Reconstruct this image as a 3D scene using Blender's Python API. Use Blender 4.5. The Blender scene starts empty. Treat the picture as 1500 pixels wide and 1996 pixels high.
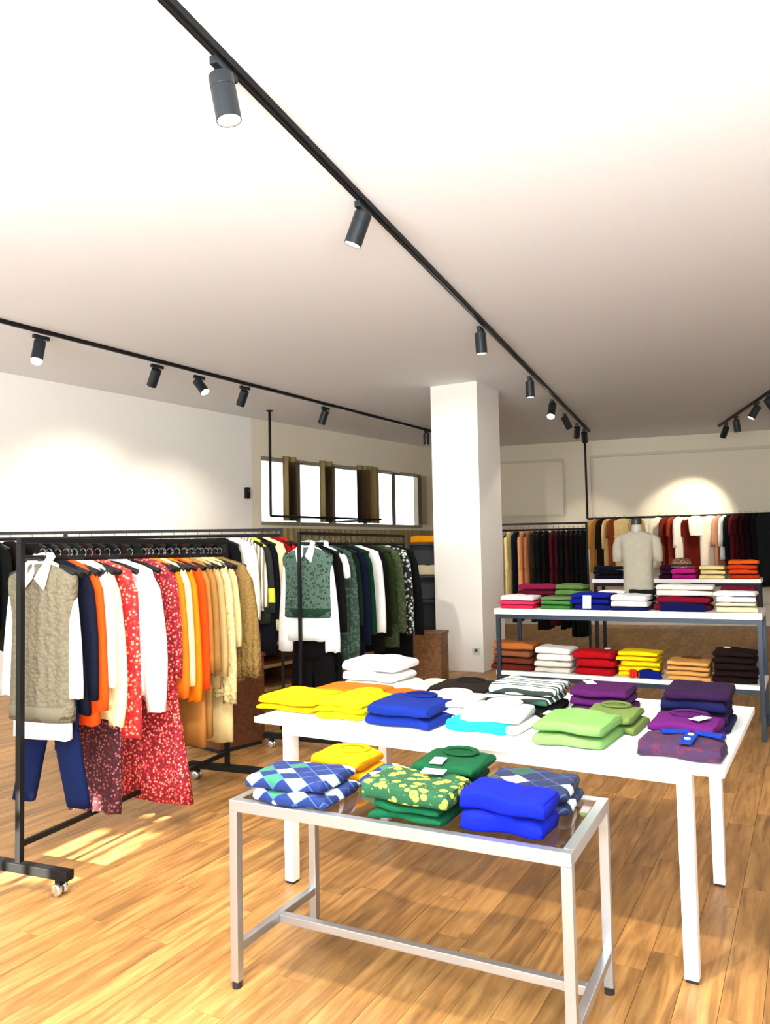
import bpy, bmesh, math, random
from mathutils import Vector, Matrix
random.seed(7)
C = bpy.context.scene.collection
sc = bpy.context.scene
PI = math.pi

# ------------------------------------------------------------------ camera
F_PX, CX, CY = 1500.0, 750.0, 998.0
TILT = math.atan(77 / 1500.0)          # pitched up
ROLL = 0.02
EYE = Vector((0, 0, 1.5))
FW = Vector((0, math.cos(TILT), math.sin(TILT)))
R0 = Vector((1, 0, 0)); U0 = Vector((0, -math.sin(TILT), math.cos(TILT)))
RC = R0 * math.cos(ROLL) - U0 * math.sin(ROLL)
UC = R0 * math.sin(ROLL) + U0 * math.cos(ROLL)
cam_d = bpy.data.cameras.new('camera'); cam = bpy.data.objects.new('camera', cam_d); C.objects.link(cam)
M = Matrix(((RC.x, UC.x, -FW.x, EYE.x), (RC.y, UC.y, -FW.y, EYE.y), (RC.z, UC.z, -FW.z, EYE.z), (0, 0, 0, 1)))
cam.matrix_world = M
cam_d.sensor_fit = 'VERTICAL'; cam_d.sensor_height = 24.0; cam_d.lens = 24.0 * F_PX / 1996.0
cam_d.clip_start = 0.05; cam_d.clip_end = 200
sc.camera = cam

def ray(px, py):
    return (FW + RC * ((px - CX) / F_PX) + UC * ((CY - py) / F_PX))
def P(px, py, z=0.0):                  # the point of a horizontal plane seen at a pixel
    d = ray(px, py); t = (z - EYE.z) / d.z
    return EYE + d * t
def Pd(px, py, y):                     # the point seen at a pixel at a distance y down the shop
    d = ray(px, py); return EYE + d * (y / d.y)
def proj(v):
    w = Vector(v) - EYE; k = w.dot(FW)
    return CX + F_PX * w.dot(RC) / k, CY - F_PX * w.dot(UC) / k, k

# ------------------------------------------------------------------ world, lights, exposure
world = bpy.data.worlds.new('world'); sc.world = world; world.use_nodes = True
bg = world.node_tree.nodes['Background']; bg.inputs[0].default_value = (0.86, 0.93, 1.0, 1); bg.inputs[1].default_value = 5.0
sc.view_settings.view_transform = 'Standard'; sc.view_settings.look = 'None'
sc.view_settings.gamma = 1.0; sc.view_settings.use_curve_mapping = False
sc.view_settings.exposure = 0.2
sc.cycles.use_denoising = True
sc.cycles.max_bounces = 6; sc.cycles.diffuse_bounces = 4; sc.cycles.glossy_bounces = 3; sc.cycles.transmission_bounces = 6
sc.cycles.caustics_reflective = False; sc.cycles.caustics_refractive = False
sc.cycles.sample_clamp_indirect = 6.0

def add_light(name, kind, loc, aim, energy, color, **kw):
    d = bpy.data.lights.new(name, kind); d.energy = energy; d.color = color
    for k, v in kw.items(): setattr(d, k, v)
    o = bpy.data.objects.new(name, d); C.objects.link(o)
    o.location = loc; o.rotation_euler = Vector(aim).to_track_quat('-Z', 'Y').to_euler()
    return o
SUN_AZ = math.radians(22.3); SUN_EL = math.radians(20)
add_light('sun', 'SUN', (0, -8, 8), (math.sin(SUN_AZ) * math.cos(SUN_EL), math.cos(SUN_AZ) * math.cos(SUN_EL), -math.sin(SUN_EL)),
          70.0, (1.0, 0.93, 0.78), angle=0.006)
# added daylight fill inside the solid shop front, tilted up to whiten the ceiling
add_light('daylight_ceiling_fill', 'AREA', (-1.6, -1.75, 1.75), (0.12, 1, 1.7), 1800, (0.90, 0.96, 1.0),
          shape='RECTANGLE', size=6.5, size_y=2.7)
WARM = (1.0, 0.89, 0.73)

# ------------------------------------------------------------------ helpers
def lin(h):
    h = h.lstrip('#'); out = []
    for i in (0, 2, 4):
        c = int(h[i:i + 2], 16) / 255.0
        out.append(c / 12.92 if c <= 0.04045 else ((c + 0.055) / 1.055) ** 2.4)
    return (out[0], out[1], out[2], 1.0)

class NT:
    def __init__(s, name):
        s.m = bpy.data.materials.new(name); s.m.use_nodes = True
        s.t = s.m.node_tree; s.b = s.t.nodes['Principled BSDF']
    def n(s, typ, **kw):
        nd = s.t.nodes.new(typ)
        for k, v in kw.items():
            if k in nd.inputs: nd.inputs[k].default_value = v
            else: setattr(nd, k, v)
        return nd
    def l(s, a, b): s.t.links.new(a, b)
    def coord(s, scale=(1, 1, 1), rot=(0, 0, 0), kind='Object'):
        tc = s.n('ShaderNodeTexCoord'); mp = s.n('ShaderNodeMapping'); mp.inputs['Scale'].default_value = scale
        mp.inputs['Rotation'].default_value = rot
        s.l(tc.outputs[kind], mp.inputs['Vector']); return mp.outputs['Vector']
    def bump(s, h, strength=0.3, dist=0.004):
        b = s.n('ShaderNodeBump'); b.inputs['Strength'].default_value = strength; b.inputs['Distance'].default_value = dist
        s.l(h, b.inputs['Height']); s.l(b.outputs['Normal'], s.b.inputs['Normal'])
    def ramp(s, fac, stops, interp='LINEAR'):
        r = s.n('ShaderNodeValToRGB'); cr = r.color_ramp; cr.interpolation = interp
        while len(cr.elements) < len(stops): cr.elements.new(0.5)
        for e, (p, c) in zip(cr.elements, stops): e.position = p; e.color = lin(c) if isinstance(c, str) else c
        s.l(fac, r.inputs['Fac']); return r.outputs['Color']
    def mix(s, fac, a, b):
        m = s.n('ShaderNodeMix', data_type='RGBA')
        if hasattr(fac, 'is_linked'): s.l(fac, m.inputs[0])
        else: m.inputs[0].default_value = fac
        for v, i in ((a, 6), (b, 7)):
            if isinstance(v, str): m.inputs[i].default_value = lin(v)
            elif hasattr(v, 'is_linked'): s.l(v, m.inputs[i])
            else: m.inputs[i].default_value = v
        return m.outputs[2]
    def math(s, op, a, b=None):
        m = s.n('ShaderNodeMath', operation=op)
        for i, v in enumerate((a, b)):
            if v is None: continue
            if hasattr(v, 'is_linked'): s.l(v, m.inputs[i])
            else: m.inputs[i].default_value = v
        return m.outputs[0]

_mats = {}
def plain(name, col, rough=0.5, metal=0.0, noise=0.06):
    if name in _mats: return _mats[name]
    a = NT(name); v = a.coord((6, 6, 6)); nz = a.n('ShaderNodeTexNoise', Scale=4.0, Detail=3.0); a.l(v, nz.inputs['Vector'])
    c = lin(col); hi = tuple(min(1, x * (1 + noise)) for x in c[:3]) + (1,); lo = tuple(x * (1 - noise) for x in c[:3]) + (1,)
    a.l(a.mix(nz.outputs['Fac'], lo, hi), a.b.inputs['Base Color'])
    a.b.inputs['Roughness'].default_value = rough; a.b.inputs['Metallic'].default_value = metal
    _mats[name] = a.m; return a.m

def cloth(col, kind='knit'):
    key = 'cloth_' + kind + '_' + col.strip('#')
    if key in _mats: return _mats[key]
    a = NT(key); a.b.inputs['Roughness'].default_value = 0.92
    a.b.inputs['Specular IOR Level'].default_value = 0.18
    v = a.coord()
    nz = a.n('ShaderNodeTexNoise', Scale=18.0, Detail=4.0); a.l(v, nz.inputs['Vector'])
    c = tuple(x ** 1.36 for x in lin(col)[:3]) + (1,); lo = tuple(x * 0.82 for x in c[:3]) + (1,); hi = tuple(min(1, x * 1.10) for x in c[:3]) + (1,)
    base = a.mix(nz.outputs['Fac'], lo, hi)
    h = None
    if kind == 'knit':
        w = a.n('ShaderNodeTexWave', Scale=60.0, Distortion=1.5); w.bands_direction = 'X'; a.l(v, w.inputs['Vector']); h = w.outputs['Fac']
        a.bump(h, 0.12, 0.003)
    elif kind == 'cable':
        w = a.n('ShaderNodeTexWave', Scale=5.5, Distortion=2.5); w.bands_direction = 'X'; w.inputs['Detail Scale'].default_value = 3.0
        a.l(v, w.inputs['Vector'])
        vo = a.n('ShaderNodeTexVoronoi', Scale=55.0); a.l(v, vo.inputs['Vector'])
        base = a.mix(a.math('MULTIPLY', vo.outputs['Distance'], 0.7), base, tuple(x * 0.55 for x in c[:3]) + (1,))
        a.bump(a.math('ADD', w.outputs['Fac'], vo.outputs['Distance']), 0.6, 0.012)
    else:
        n2 = a.n('ShaderNodeTexNoise', Scale=160.0); a.l(v, n2.inputs['Vector']); a.bump(n2.outputs['Fac'], 0.12, 0.002)
    a.l(base, a.b.inputs['Base Color'])
    _mats[key] = a.m; return a.m

def floral(name, base, spots, dark, scale=30.0, rings=True):
    if name in _mats: return _mats[name]
    a = NT(name); a.b.inputs['Roughness'].default_value = 0.9
    v = a.coord()
    vo = a.n('ShaderNodeTexVoronoi', Scale=scale); a.l(v, vo.inputs['Vector'])
    petals = a.ramp(vo.outputs['Distance'], [(0.0, dark), (0.15, spots), (0.30, base), (0.52, dark), (1.0, dark)] if not rings else [(0.0, dark), (0.13, spots), (0.36, spots), (0.40, base), (1.0, base)], 'CONSTANT')
    v2 = a.n('ShaderNodeTexVoronoi', Scale=scale * 2.1); a.l(v, v2.inputs['Vector'])
    m = a.mix(a.math('LESS_THAN', v2.outputs['Distance'], 0.20), petals, dark)
    a.l(m, a.b.inputs['Base Color']); _mats[name] = a.m; return a.m

def argyle(name, base, white, green, thin, sx=11.0, sy=11.0):
    # diamonds of three colours with thin crossing lines, in the cloth's own plane
    if name in _mats: return _mats[name]
    a = NT(name); a.b.inputs['Roughness'].default_value = 0.9
    tc = a.n('ShaderNodeTexCoord'); sp = a.n('ShaderNodeSeparateXYZ'); a.l(tc.outputs['Object'], sp.inputs[0])
    x = a.math('MULTIPLY', sp.outputs['X'], sx); y0 = a.math('ADD', sp.outputs['Y'], sp.outputs['Z'])
    y = a.math('MULTIPLY', y0, sy)
    p = a.math('ADD', x, y); q = a.math('SUBTRACT', x, y)
    fp = a.math('FLOOR', p); fq = a.math('FLOOR', q)
    pm = a.math('FLOORED_MODULO', fp, 2.0); qm = a.math('FLOORED_MODULO', fq, 2.0)
    is_w = a.math('MULTIPLY', a.math('MULTIPLY', pm, qm), a.math('LESS_THAN', a.math('FLOORED_MODULO', a.math('ADD', fp, a.math('MULTIPLY', fq, 3.0)), 8.0), 5.5))
    is_g = a.math('MULTIPLY', a.math('SUBTRACT', 1.0, pm), a.math('SUBTRACT', 1.0, qm))
    is_g = a.math('MULTIPLY', is_g, a.math('FLOORED_MODULO', a.math('FLOOR', a.math('MULTIPLY', x, 0.5)), 2.0))
    col = a.mix(is_w, base, white); col = a.mix(is_g, col, green)
    lp = a.math('LESS_THAN', a.math('ABSOLUTE', a.math('SUBTRACT', a.math('FRACT', a.math('ADD', p, 0.5)), 0.5)), 0.035)
    lq = a.math('LESS_THAN', a.math('ABSOLUTE', a.math('SUBTRACT', a.math('FRACT', a.math('ADD', q, 0.5)), 0.5)), 0.035)
    col = a.mix(a.math('MULTIPLY', a.math('MAXIMUM', lp, lq), 0.8), col, thin)
    a.l(col, a.b.inputs['Base Color']); _mats[name] = a.m; return a.m

def stripes(name, cols, scale, axis='Y'):
    if name in _mats: return _mats[name]
    a = NT(name); a.b.inputs['Roughness'].default_value = 0.9
    tc = a.n('ShaderNodeTexCoord'); sp = a.n('ShaderNodeSeparateXYZ'); a.l(tc.outputs['Object'], sp.inputs[0])
    yy = a.math('ADD', sp.outputs['Y'], sp.outputs['Z']) if axis == 'Y' else sp.outputs[axis]
    f = a.math('FRACT', a.math('MULTIPLY', yy, scale))
    n = len(cols); a.l(a.ramp(f, [(i / n, c) for i, c in enumerate(cols)], 'CONSTANT'), a.b.inputs['Base Color'])
    _mats[name] = a.m; return a.m

def wood(name, c1, c2, c3, island=False, rough=0.42):
    if name in _mats: return _mats[name]
    a = NT(name)
    if island:
        g = a.n('ShaderNodeNewGeometry'); rnd = g.outputs['Random Per Island']
    else:
        oi = a.n('ShaderNodeObjectInfo'); rnd = oi.outputs['Random']
    tc = a.n('ShaderNodeTexCoord'); off = a.n('ShaderNodeCombineXYZ')
    a.l(a.math('MULTIPLY', rnd, 37.0), off.inputs[0]); a.l(a.math('MULTIPLY', rnd, 91.0), off.inputs[1]); a.l(a.math('MULTIPLY', rnd, 13.0), off.inputs[2])
    ad = a.n('ShaderNodeVectorMath', operation='ADD'); a.l(tc.outputs['Object'], ad.inputs[0]); a.l(off.outputs[0], ad.inputs[1])
    mp = a.n('ShaderNodeMapping'); mp.inputs['Scale'].default_value = (16, 1.5, 16); a.l(ad.outputs[0], mp.inputs['Vector'])
    nz = a.n('ShaderNodeTexNoise', Scale=1.6, Detail=6.0, Roughness=0.6, Distortion=0.6); a.l(mp.outputs[0], nz.inputs['Vector'])
    mp2 = a.n('ShaderNodeMapping'); mp2.inputs['Scale'].default_value = (90, 5, 90); a.l(ad.outputs[0], mp2.inputs['Vector'])
    nf = a.n('ShaderNodeTexNoise', Scale=1.0, Detail=3.0); a.l(mp2.outputs[0], nf.inputs['Vector'])
    col = a.ramp(nz.outputs['Fac'], [(0.30, c3), (0.48, c2), (0.66, c1)])
    col = a.mix(a.math('MULTIPLY', nf.outputs['Fac'], 0.35), col, c3)
    hs = a.n('ShaderNodeHueSaturation'); a.l(a.math('ADD', a.math('MULTIPLY', rnd, 0.34), 0.83), hs.inputs['Value']); a.l(col, hs.inputs['Color'])
    a.l(hs.outputs[0], a.b.inputs['Base Color'])
    a.b.inputs['Roughness'].default_value = rough; a.bump(nf.outputs['Fac'], 0.05, 0.001)
    _mats[name] = a.m; return a.m

def emit(name, col, strength):
    if name in _mats: return _mats[name]
    a = NT(name); a.b.inputs['Base Color'].default_value = lin(col); a.b.inputs['Emission Color'].default_value = lin(col)
    a.b.inputs['Emission Strength'].default_value = strength; _mats[name] = a.m; return a.m

def glass_mat():
    if 'glass' in _mats: return _mats['glass']
    a = NT('glass'); a.b.inputs['Base Color'].default_value = (0.62, 0.60, 0.56, 1); a.b.inputs['Roughness'].default_value = 0.03
    a.b.inputs['Transmission Weight'].default_value = 1.0; a.b.inputs['IOR'].default_value = 1.45; _mats['glass'] = a.m; return a.m

# ---- geometry builders
def add_box(bm, c, s, rz=0.0, bev=0.0, M=None):
    r = bmesh.ops.create_cube(bm, size=1.0)
    mt = Matrix.Translation(Vector(c)) @ Matrix.Rotation(rz, 4, 'Z') @ Matrix.Diagonal((s[0], s[1], s[2], 1))
    if M is not None: mt = M @ mt
    bmesh.ops.transform(bm, matrix=mt, verts=r['verts'])
    if bev:
        es = list({e for v in r['verts'] for e in v.link_edges})
        bmesh.ops.bevel(bm, geom=es, offset=bev, segments=2, affect='EDGES', profile=0.7)
def add_tube(bm, pts, r, n=8, cap=True, rs=None):
    pts = [Vector(p) for p in pts]; rings = []
    up = Vector((0, 0, 1))
    for i, p in enumerate(pts):
        d = (pts[min(i + 1, len(pts) - 1)] - pts[max(i - 1, 0)]).normalized()
        a = d.cross(up)
        if a.length < 1e-3: a = d.cross(Vector((1, 0, 0)))
        a.normalize(); b = d.cross(a); rr = rs[i] if rs else r
        rings.append([bm.verts.new(p + a * (rr * math.cos(2 * PI * k / n)) + b * (rr * math.sin(2 * PI * k / n))) for k in range(n)])
    for i in range(len(rings) - 1):
        for k in range(n):
            bm.faces.new((rings[i][k], rings[i][(k + 1) % n], rings[i + 1][(k + 1) % n], rings[i + 1][k]))
    if cap: bm.faces.new(rings[0][::-1]); bm.faces.new(rings[-1])
def add_bar(bm, p, q, w, h, bev=0.0):              # square tube between two points
    p, q = Vector(p), Vector(q); d = q - p; L = d.length; d.normalize()
    a = d.cross(Vector((0, 0, 1)))
    if a.length < 1e-3: a = Vector((1, 0, 0))
    a.normalize(); b = a.cross(d)
    M = Matrix(((d.x, a.x, b.x, (p.x + q.x) / 2), (d.y, a.y, b.y, (p.y + q.y) / 2), (d.z, a.z, b.z, (p.z + q.z) / 2), (0, 0, 0, 1)))
    add_box(bm, (0, 0, 0), (L, w, h), 0, bev, M)
def add_lathe(bm, prof, n=20, M=None):             # (r, z) profile
    rings = []
    for r, z in prof:
        rings.append([bm.verts.new((r * math.cos(2 * PI * k / n), r * math.sin(2 * PI * k / n), z)) for k in range(n)])
    for i in range(len(rings) - 1):
        for k in range(n):
            bm.faces.new((rings[i][k], rings[i][(k + 1) % n], rings[i + 1][(k + 1) % n], rings[i + 1][k]))
    bm.faces.new(rings[0][::-1]); bm.faces.new(rings[-1])
    if M is not None: bmesh.ops.transform(bm, matrix=M, verts=[v for r in rings for v in r])
def obj(name, bm, m, parent=None, smooth=False, loc=None, rz=0.0):
    bmesh.ops.recalc_face_normals(bm, faces=bm.faces[:])
    me = bpy.data.meshes.new(name); bm.to_mesh(me); bm.free()
    if smooth:
        for p in me.polygons: p.use_smooth = True
    if m is not None: me.materials.append(m)
    o = bpy.data.objects.new(name, me); C.objects.link(o)
    if parent is not None: o.parent = parent
    if loc is not None: o.location = loc
    if rz: o.rotation_euler = (0, 0, rz)
    return o
def tag(o, label, cat, group=None):
    o['label'] = label; o['category'] = cat
    if group: o['group'] = group
    return o
def thing(name, label, cat, loc=(0, 0, 0), rz=0.0, group=None):
    o = bpy.data.objects.new(name, None); C.objects.link(o); o.empty_display_size = 0.1
    o.location = loc; o.rotation_euler = (0, 0, rz); return tag(o, label, cat, group)
def struct(name, bm, m, parent=None, smooth=False):
    o = obj(name, bm, m, parent, smooth)
    if parent is None: o['kind'] = 'structure'
    return o
NB = bmesh.new

# ------------------------------------------------------------------ room shell
CEIL = 3.6
m_white = plain('wall_paint', '#f0ece4', 0.85, 0, 0.02)
m_warmlit = plain('warm_lit_wall_paint', '#e2d8c2', 0.85, 0, 0.02)  # cream tint stands in for the warm, dimmer light at the back
m_ceil = plain('ceiling_paint', '#eceef0', 0.9, 0, 0.02)
m_floor1 = wood('oak_plank', '#c29458', '#a2743f', '#70502b')
m_floor2 = wood('oak_plank_far', '#c29458', '#a2743f', '#70502b', island=True)
m_gap = plain('floor_joint', '#5c4326', 0.8)

bm = NB(); add_box(bm, (-1.5, 7.5, -0.06), (25, 21, 0.10)); floor = struct('floor', bm, m_gap)
PL_A = math.radians(28.8); pd = Vector((math.sin(PL_A), math.cos(PL_A), 0)); pw = Vector((math.cos(PL_A), -math.sin(PL_A), 0))
PLW, PLL = 0.128, 1.05
cells = []
for i in range(-90, 90):
    off = random.random() * PLL
    for j in range(-16, 24):
        c = pw * (i * PLW) + pd * (j * PLL + off)
        if not (-12 < c.x < 10 and -2.0 < c.y < 17.6): continue
        near = 0
        if c.y > 0.3:
            hits = 0
            for s in (-0.45, 0, 0.45):
                q = c + pd * (s * PLL)
                if q.y < 0.2: continue
                x, y, k = proj(q)
                if -40 < x < 1540 and y < 2030: hits += 1
            near = hits
        cells.append((c.length if near else 1e3 + c.length, c))
cells.sort(key=lambda t: t[0])
planks = []
for k in range(6):
    b = NB(); add_box(b, (0, 0, -0.0055), (PLW - 0.0016, PLL - 0.0016, 0.011), 0, 0.0)
    me = bpy.data.meshes.new('plank'); b.to_mesh(me); b.free(); me.materials.append(m_floor1); planks.append(me)
for k, (d, c) in enumerate(cells[:296]):
    o = bpy.data.objects.new('plank', planks[k % 6]); C.objects.link(o); o.parent = floor
    o.location = (c.x, c.y, 0); o.rotation_euler = (0, 0, -PL_A)
b = NB()
for d, c in cells[296:]: add_box(b, (c.x, c.y, -0.0055), (PLW - 0.0016, PLL - 0.0016, 0.011), -PL_A)
# keep the grain running along the planks: build in the plank frame, then turn the object
bmesh.ops.transform(b, matrix=Matrix.Rotation(PL_A, 4, 'Z'), verts=b.verts[:])
far = obj('planks', b, m_floor2, floor, rz=-PL_A); far['kind'] = 'stuff'

bm = NB(); add_box(bm, (-1.5, 7.9, CEIL + 0.05), (25, 20.2, 0.10)); struct('ceiling', bm, m_ceil)

def wall_seg(bm, a, b, z0, z1, th, side):
    a, b = Vector((a[0], a[1], 0)), Vector((b[0], b[1], 0)); d = (b - a); L = d.length; d.normalize()
    n = Vector((-d.y, d.x, 0)) * side
    c = (a + b) / 2 + n * (th / 2)
    add_box(bm, (c.x, c.y, (z0 + z1) / 2), (L, th, z1 - z0), math.atan2(d.y, d.x))
cA = P(0, 725, CEIL); cB = P(489, 815, CEIL); cC = P(905, 884, CEIL); cD = P(974, 870, CEIL); cE = P(1500, 838, CEIL)
dA = (cB - cA).normalized(); A0 = cA - dA * 14.0
dE = (cE - cD).normalized(); corner = cC; E1 = cE + dE * 3.2
# corner of left wall and back wall
t_ = ((cB.x - cD.x) * (cC - cB).y - (cB.y - cD.y) * (cC - cB).x) / (dE.x * (cC - cB).y - dE.y * (cC - cB).x)
corner = cD + dE * t_
bm = NB(); wall_seg(bm, A0, cB, 0, CEIL, 0.2, 1); struct('wall_left', bm, m_white)
# second stretch of the left wall, with the window opening
dB = (corner - cB).normalized(); LB = (corner - cB).length
def on_wall_b(px):
    lo, hi = 0.0, LB
    for _ in range(40):
        md = (lo + hi) / 2
        if proj((cB + dB * md).to_3d() * 1 + Vector((0, 0, 2.4 - CEIL)))[0] < px: lo = md
        else: hi = md
    return lo
w0, w1 = on_wall_b(509), on_wall_b(822)
wz0, wz1 = 1.95, 3.03
bm = NB()
wall_seg(bm, cB, cB + dB * w0, 0, CEIL, 0.2, 1); wall_seg(bm, cB + dB * w1, corner, 0, CEIL, 0.2, 1)
wall_seg(bm, cB + dB * w0, cB + dB * w1, 0, wz0, 0.2, 1); wall_seg(bm, cB + dB * w0, cB + dB * w1, wz1, CEIL, 0.2, 1)
struct('wall_left_rear', bm, m_warmlit)
bm = NB(); wall_seg(bm, corner, E1, 0, CEIL, 0.2, 1); struct('wall_back', bm, m_warmlit)
bm = NB(); wall_seg(bm, (E1.x, E1.y), (8.8, -2.4), 0, CEIL, 0.2, 1); struct('wall_right', bm, m_white)
# shop front behind the camera: solid with narrow transom slots that let strips of sun in
bm = NB()
slots = []
sun_d = Vector((math.sin(SUN_AZ) * math.cos(SUN_EL), math.cos(SUN_AZ) * math.cos(SUN_EL), -math.sin(SUN_EL)))
def to_front(px, py, y=-2.1):
    q = P(px, py, 0); t = (y - q.y) / sun_d.y; return q + sun_d * t
s1a, s1b = to_front(60, 1712), to_front(262, 1640)
sx0, sx1 = to_front(60, 1690).x, to_front(262, 1655).x
FZ0 = to_front(150, 1718).z; FZ1 = to_front(210, 1606).z
FX0 = to_front(105, 1650).x; FX1 = to_front(262, 1655).x
if FX0 > FX1: FX0, FX1 = FX1, FX0
GZ0, GZ1 = to_front(300, 1606).z, to_front(300, 1562).z
GX0, GX1 = sorted((to_front(262, 1592).x, to_front(350, 1582).x))
GZ0 = max(GZ0, FZ1 + 0.02)
for z0, z1, x0, x1 in ((0, FZ0, -12.5, 9), (FZ1, GZ0, -12.5, 9), (FZ0, FZ1, -12.5, FX0), (FZ0, FZ1, FX1, 9), (GZ1, CEIL, -12.5, 9), (GZ0, GZ1, -12.5, GX0), (GZ0, GZ1, GX1, 9)):
    add_box(bm, ((x0 + x1) / 2, -2.15, (z0 + z1) / 2), (x1 - x0, 0.10, max(0.01, z1 - z0)))
struct('wall_front', bm, m_white)
bm = NB()
for k in (1, 2): add_box(bm, (FX0 + (FX1 - FX0) * k / 3, -2.15, (FZ0 + FZ1) / 2), (0.03, 0.05, FZ1 - FZ0))
add_box(bm, ((GX0 + GX1) / 2, -2.15, (GZ0 + GZ1) / 2), (0.03, 0.05, GZ1 - GZ0))
struct('window_2', bm, plain('dark_frame', '#2a2c2e', 0.5))
bm = NB(); add_box(bm, (-12.3, 3, CEIL / 2), (0.1, 11, CEIL)); struct('wall_side', bm, m_white)

# column
k2 = P(928, 742, CEIL); fr_n = pw.copy(); rear = pd.copy()
def span(dirn, px):
    lo, hi = 0.0, 2.0
    for _ in range(40):
        md = (lo + hi) / 2; x = proj(k2 + dirn * md)[0]
        if abs(x - 928) < abs(px - 928): lo = md
        else: hi = md
    return lo
cw, dep = span(-fr_n, 838), span(rear, 971); k1 = k2 - fr_n * cw; fr = fr_n * cw
bm = NB(); c0 = k1 + fr / 2 + rear * (dep / 2); add_box(bm, (c0.x, c0.y, CEIL / 2), (cw, dep, CEIL), math.atan2(fr_n.y, fr_n.x), 0.006)
o = struct('wall_column', bm, m_white)
# power socket on the column face
hp = Pd(915, 1266, 9.62); tt = cw * (915 - 838) / 90.0; sp_ = k1 + fr_n * tt; zs = 1.5 - (1266 - 1071) / 1500 * 9.6
so = thing('power_socket', 'small white double power socket low on the column face', 'socket', (sp_.x, sp_.y, zs), math.atan2(fr_n.y, fr_n.x))
bm = NB(); add_box(bm, (0, -0.006, 0), (0.10, 0.012, 0.085), 0, 0.003); obj('cover_plate', bm, plain('socket_plastic', '#c9ccc4', 0.5), so)
bm = NB(); add_box(bm, (0, -0.014, 0.012), (0.04, 0.008, 0.04), 0, 0.003); obj('socket_insert', bm, plain('socket_dark', '#4c4e4a', 0.5), so)

# back wall panel mouldings
m_trim = plain('trim_paint', '#cfc6b4', 0.8)
nE = Vector((dE.y, -dE.x, 0))
def on_back(px, py):
    d = ray(px, py); q = cD; t = ((q.x - EYE.x) * nE.x + (q.y - EYE.y) * nE.y) / (d.x * nE.x + d.y * nE.y)
    return EYE + d * t + nE * 0.02
for k, pts in enumerate((((960, 905), (1098, 895), (1098, 1004), (960, 1009)), ((1152, 1100), (1152, 890), (1600, 871), (1600, 1100)))):
    bm = NB(); q = [on_back(*p) for p in pts]
    q = [Vector((v.x, v.y, 0)) for v in q]; zz = [on_back(*p).z for p in pts]
    zt = (zz[1] + zz[2]) / 2 if k else (zz[0] + zz[1]) / 2
    if k == 0: zb = (zz[2] + zz[3]) / 2; A_, B_ = q[0], q[1]
    else: zt = zz[1]; zb = 0.4; A_, B_ = q[1], q[2]
    for (u, v) in (((A_, zt), (B_, zt)), ((A_, zb), (B_, zb)), ((A_, zb), (A_, zt)), ((B_, zb), (B_, zt))):
        add_bar(bm, (u[0].x, u[0].y, u[1]), (v[0].x, v[0].y, v[1]), 0.045, 0.05)
    struct('trim_%d' % (k + 1), bm, m_trim)
bm = NB(); wall_seg(bm, corner - nE * -0.02, E1, 0, 0.09, 0.02, -1); struct('baseboard_back', bm, m_white)
bm = NB(); wall_seg(bm, A0, cB, 0, 0.09, 0.02, -1); struct('baseboard_left', bm, m_white)

# window high in the rear left wall with curtains between its panes
bm = NB(); nB = Vector((-dB.y, dB.x, 0))
def wb(t, z, o=0.05): q = cB + dB * t + nB * o; return Vector((q.x, q.y, z))
for z in (wz0 + 0.03, wz1 - 0.03): add_bar(bm, wb(w0, z), wb(w1, z), 0.07, 0.06)
npan = 5
for k in range(npan + 1):
    t = w0 + (w1 - w0) * k / npan; add_bar(bm, wb(t, wz0), wb(t, wz1), 0.07, 0.06)
win = struct('window_1', bm, plain('window_frame_paint', '#8f8672', 0.6))
for k in range(npan):
    bm = NB(); ta, tb = w0 + (w1 - w0) * k / npan + 0.04, w0 + (w1 - w0) * (k + 1) / npan - 0.04
    add_bar(bm, wb((ta + tb) / 2, wz0 + 0.06, 0.06), wb((ta + tb) / 2, wz1 - 0.06, 0.06), tb - ta, 0.008)
    g = NT('window_glass') if 'window_glass' not in _mats else None
    if g:
        g.b.inputs['Transmission Weight'].default_value = 1.0; g.b.inputs['Roughness'].default_value = 0.0; g.b.inputs['IOR'].default_value = 1.05
        _mats['window_glass'] = g.m
    obj('pane', bm, _mats['window_glass'], win)
m_curt = cloth('#b7a67c', 'woven')
def curtain(ta, tb, z0, z1, label, off=-0.05, amp=0.03):
    bm = NB(); n = max(8, int((tb - ta) / 0.03)); rows = []
    for z in (z0, (z0 + z1) / 2, z1):
        rows.append([bm.verts.new(wb(ta + (tb - ta) * i / n, z, off + amp * math.sin(i * 1.35) + 0.008 * math.sin(i * 0.4))) for i in range(n + 1)])
    for r in range(2):
        for i in range(n): bm.faces.new((rows[r][i], rows[r][i + 1], rows[r + 1][i + 1], rows[r + 1][i]))
    o = obj('curtain', bm, m_curt, smooth=True); md = o.modifiers.new('s', 'SOLIDIFY'); md.thickness = 0.006
    return tag(o, label, 'curtain')
for xa, xb, lb in ((547, 572, 'narrow tan curtain gathered between the first and second bright panes of the high window'),
                   (619, 642, 'narrow tan curtain gathered between the second and third bright panes of the high window'),
                   (692, 735, 'tan curtain drawn across the far right end of the high window')):
    curtain(on_wall_b(xa), on_wall_b(xb), 2.02, 3.06, lb)
curtain(on_wall_b(500), on_wall_b(835), 0.25, 1.9, 'long olive tan curtain covering the wall under the high window', -0.09, 0.035)

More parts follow.
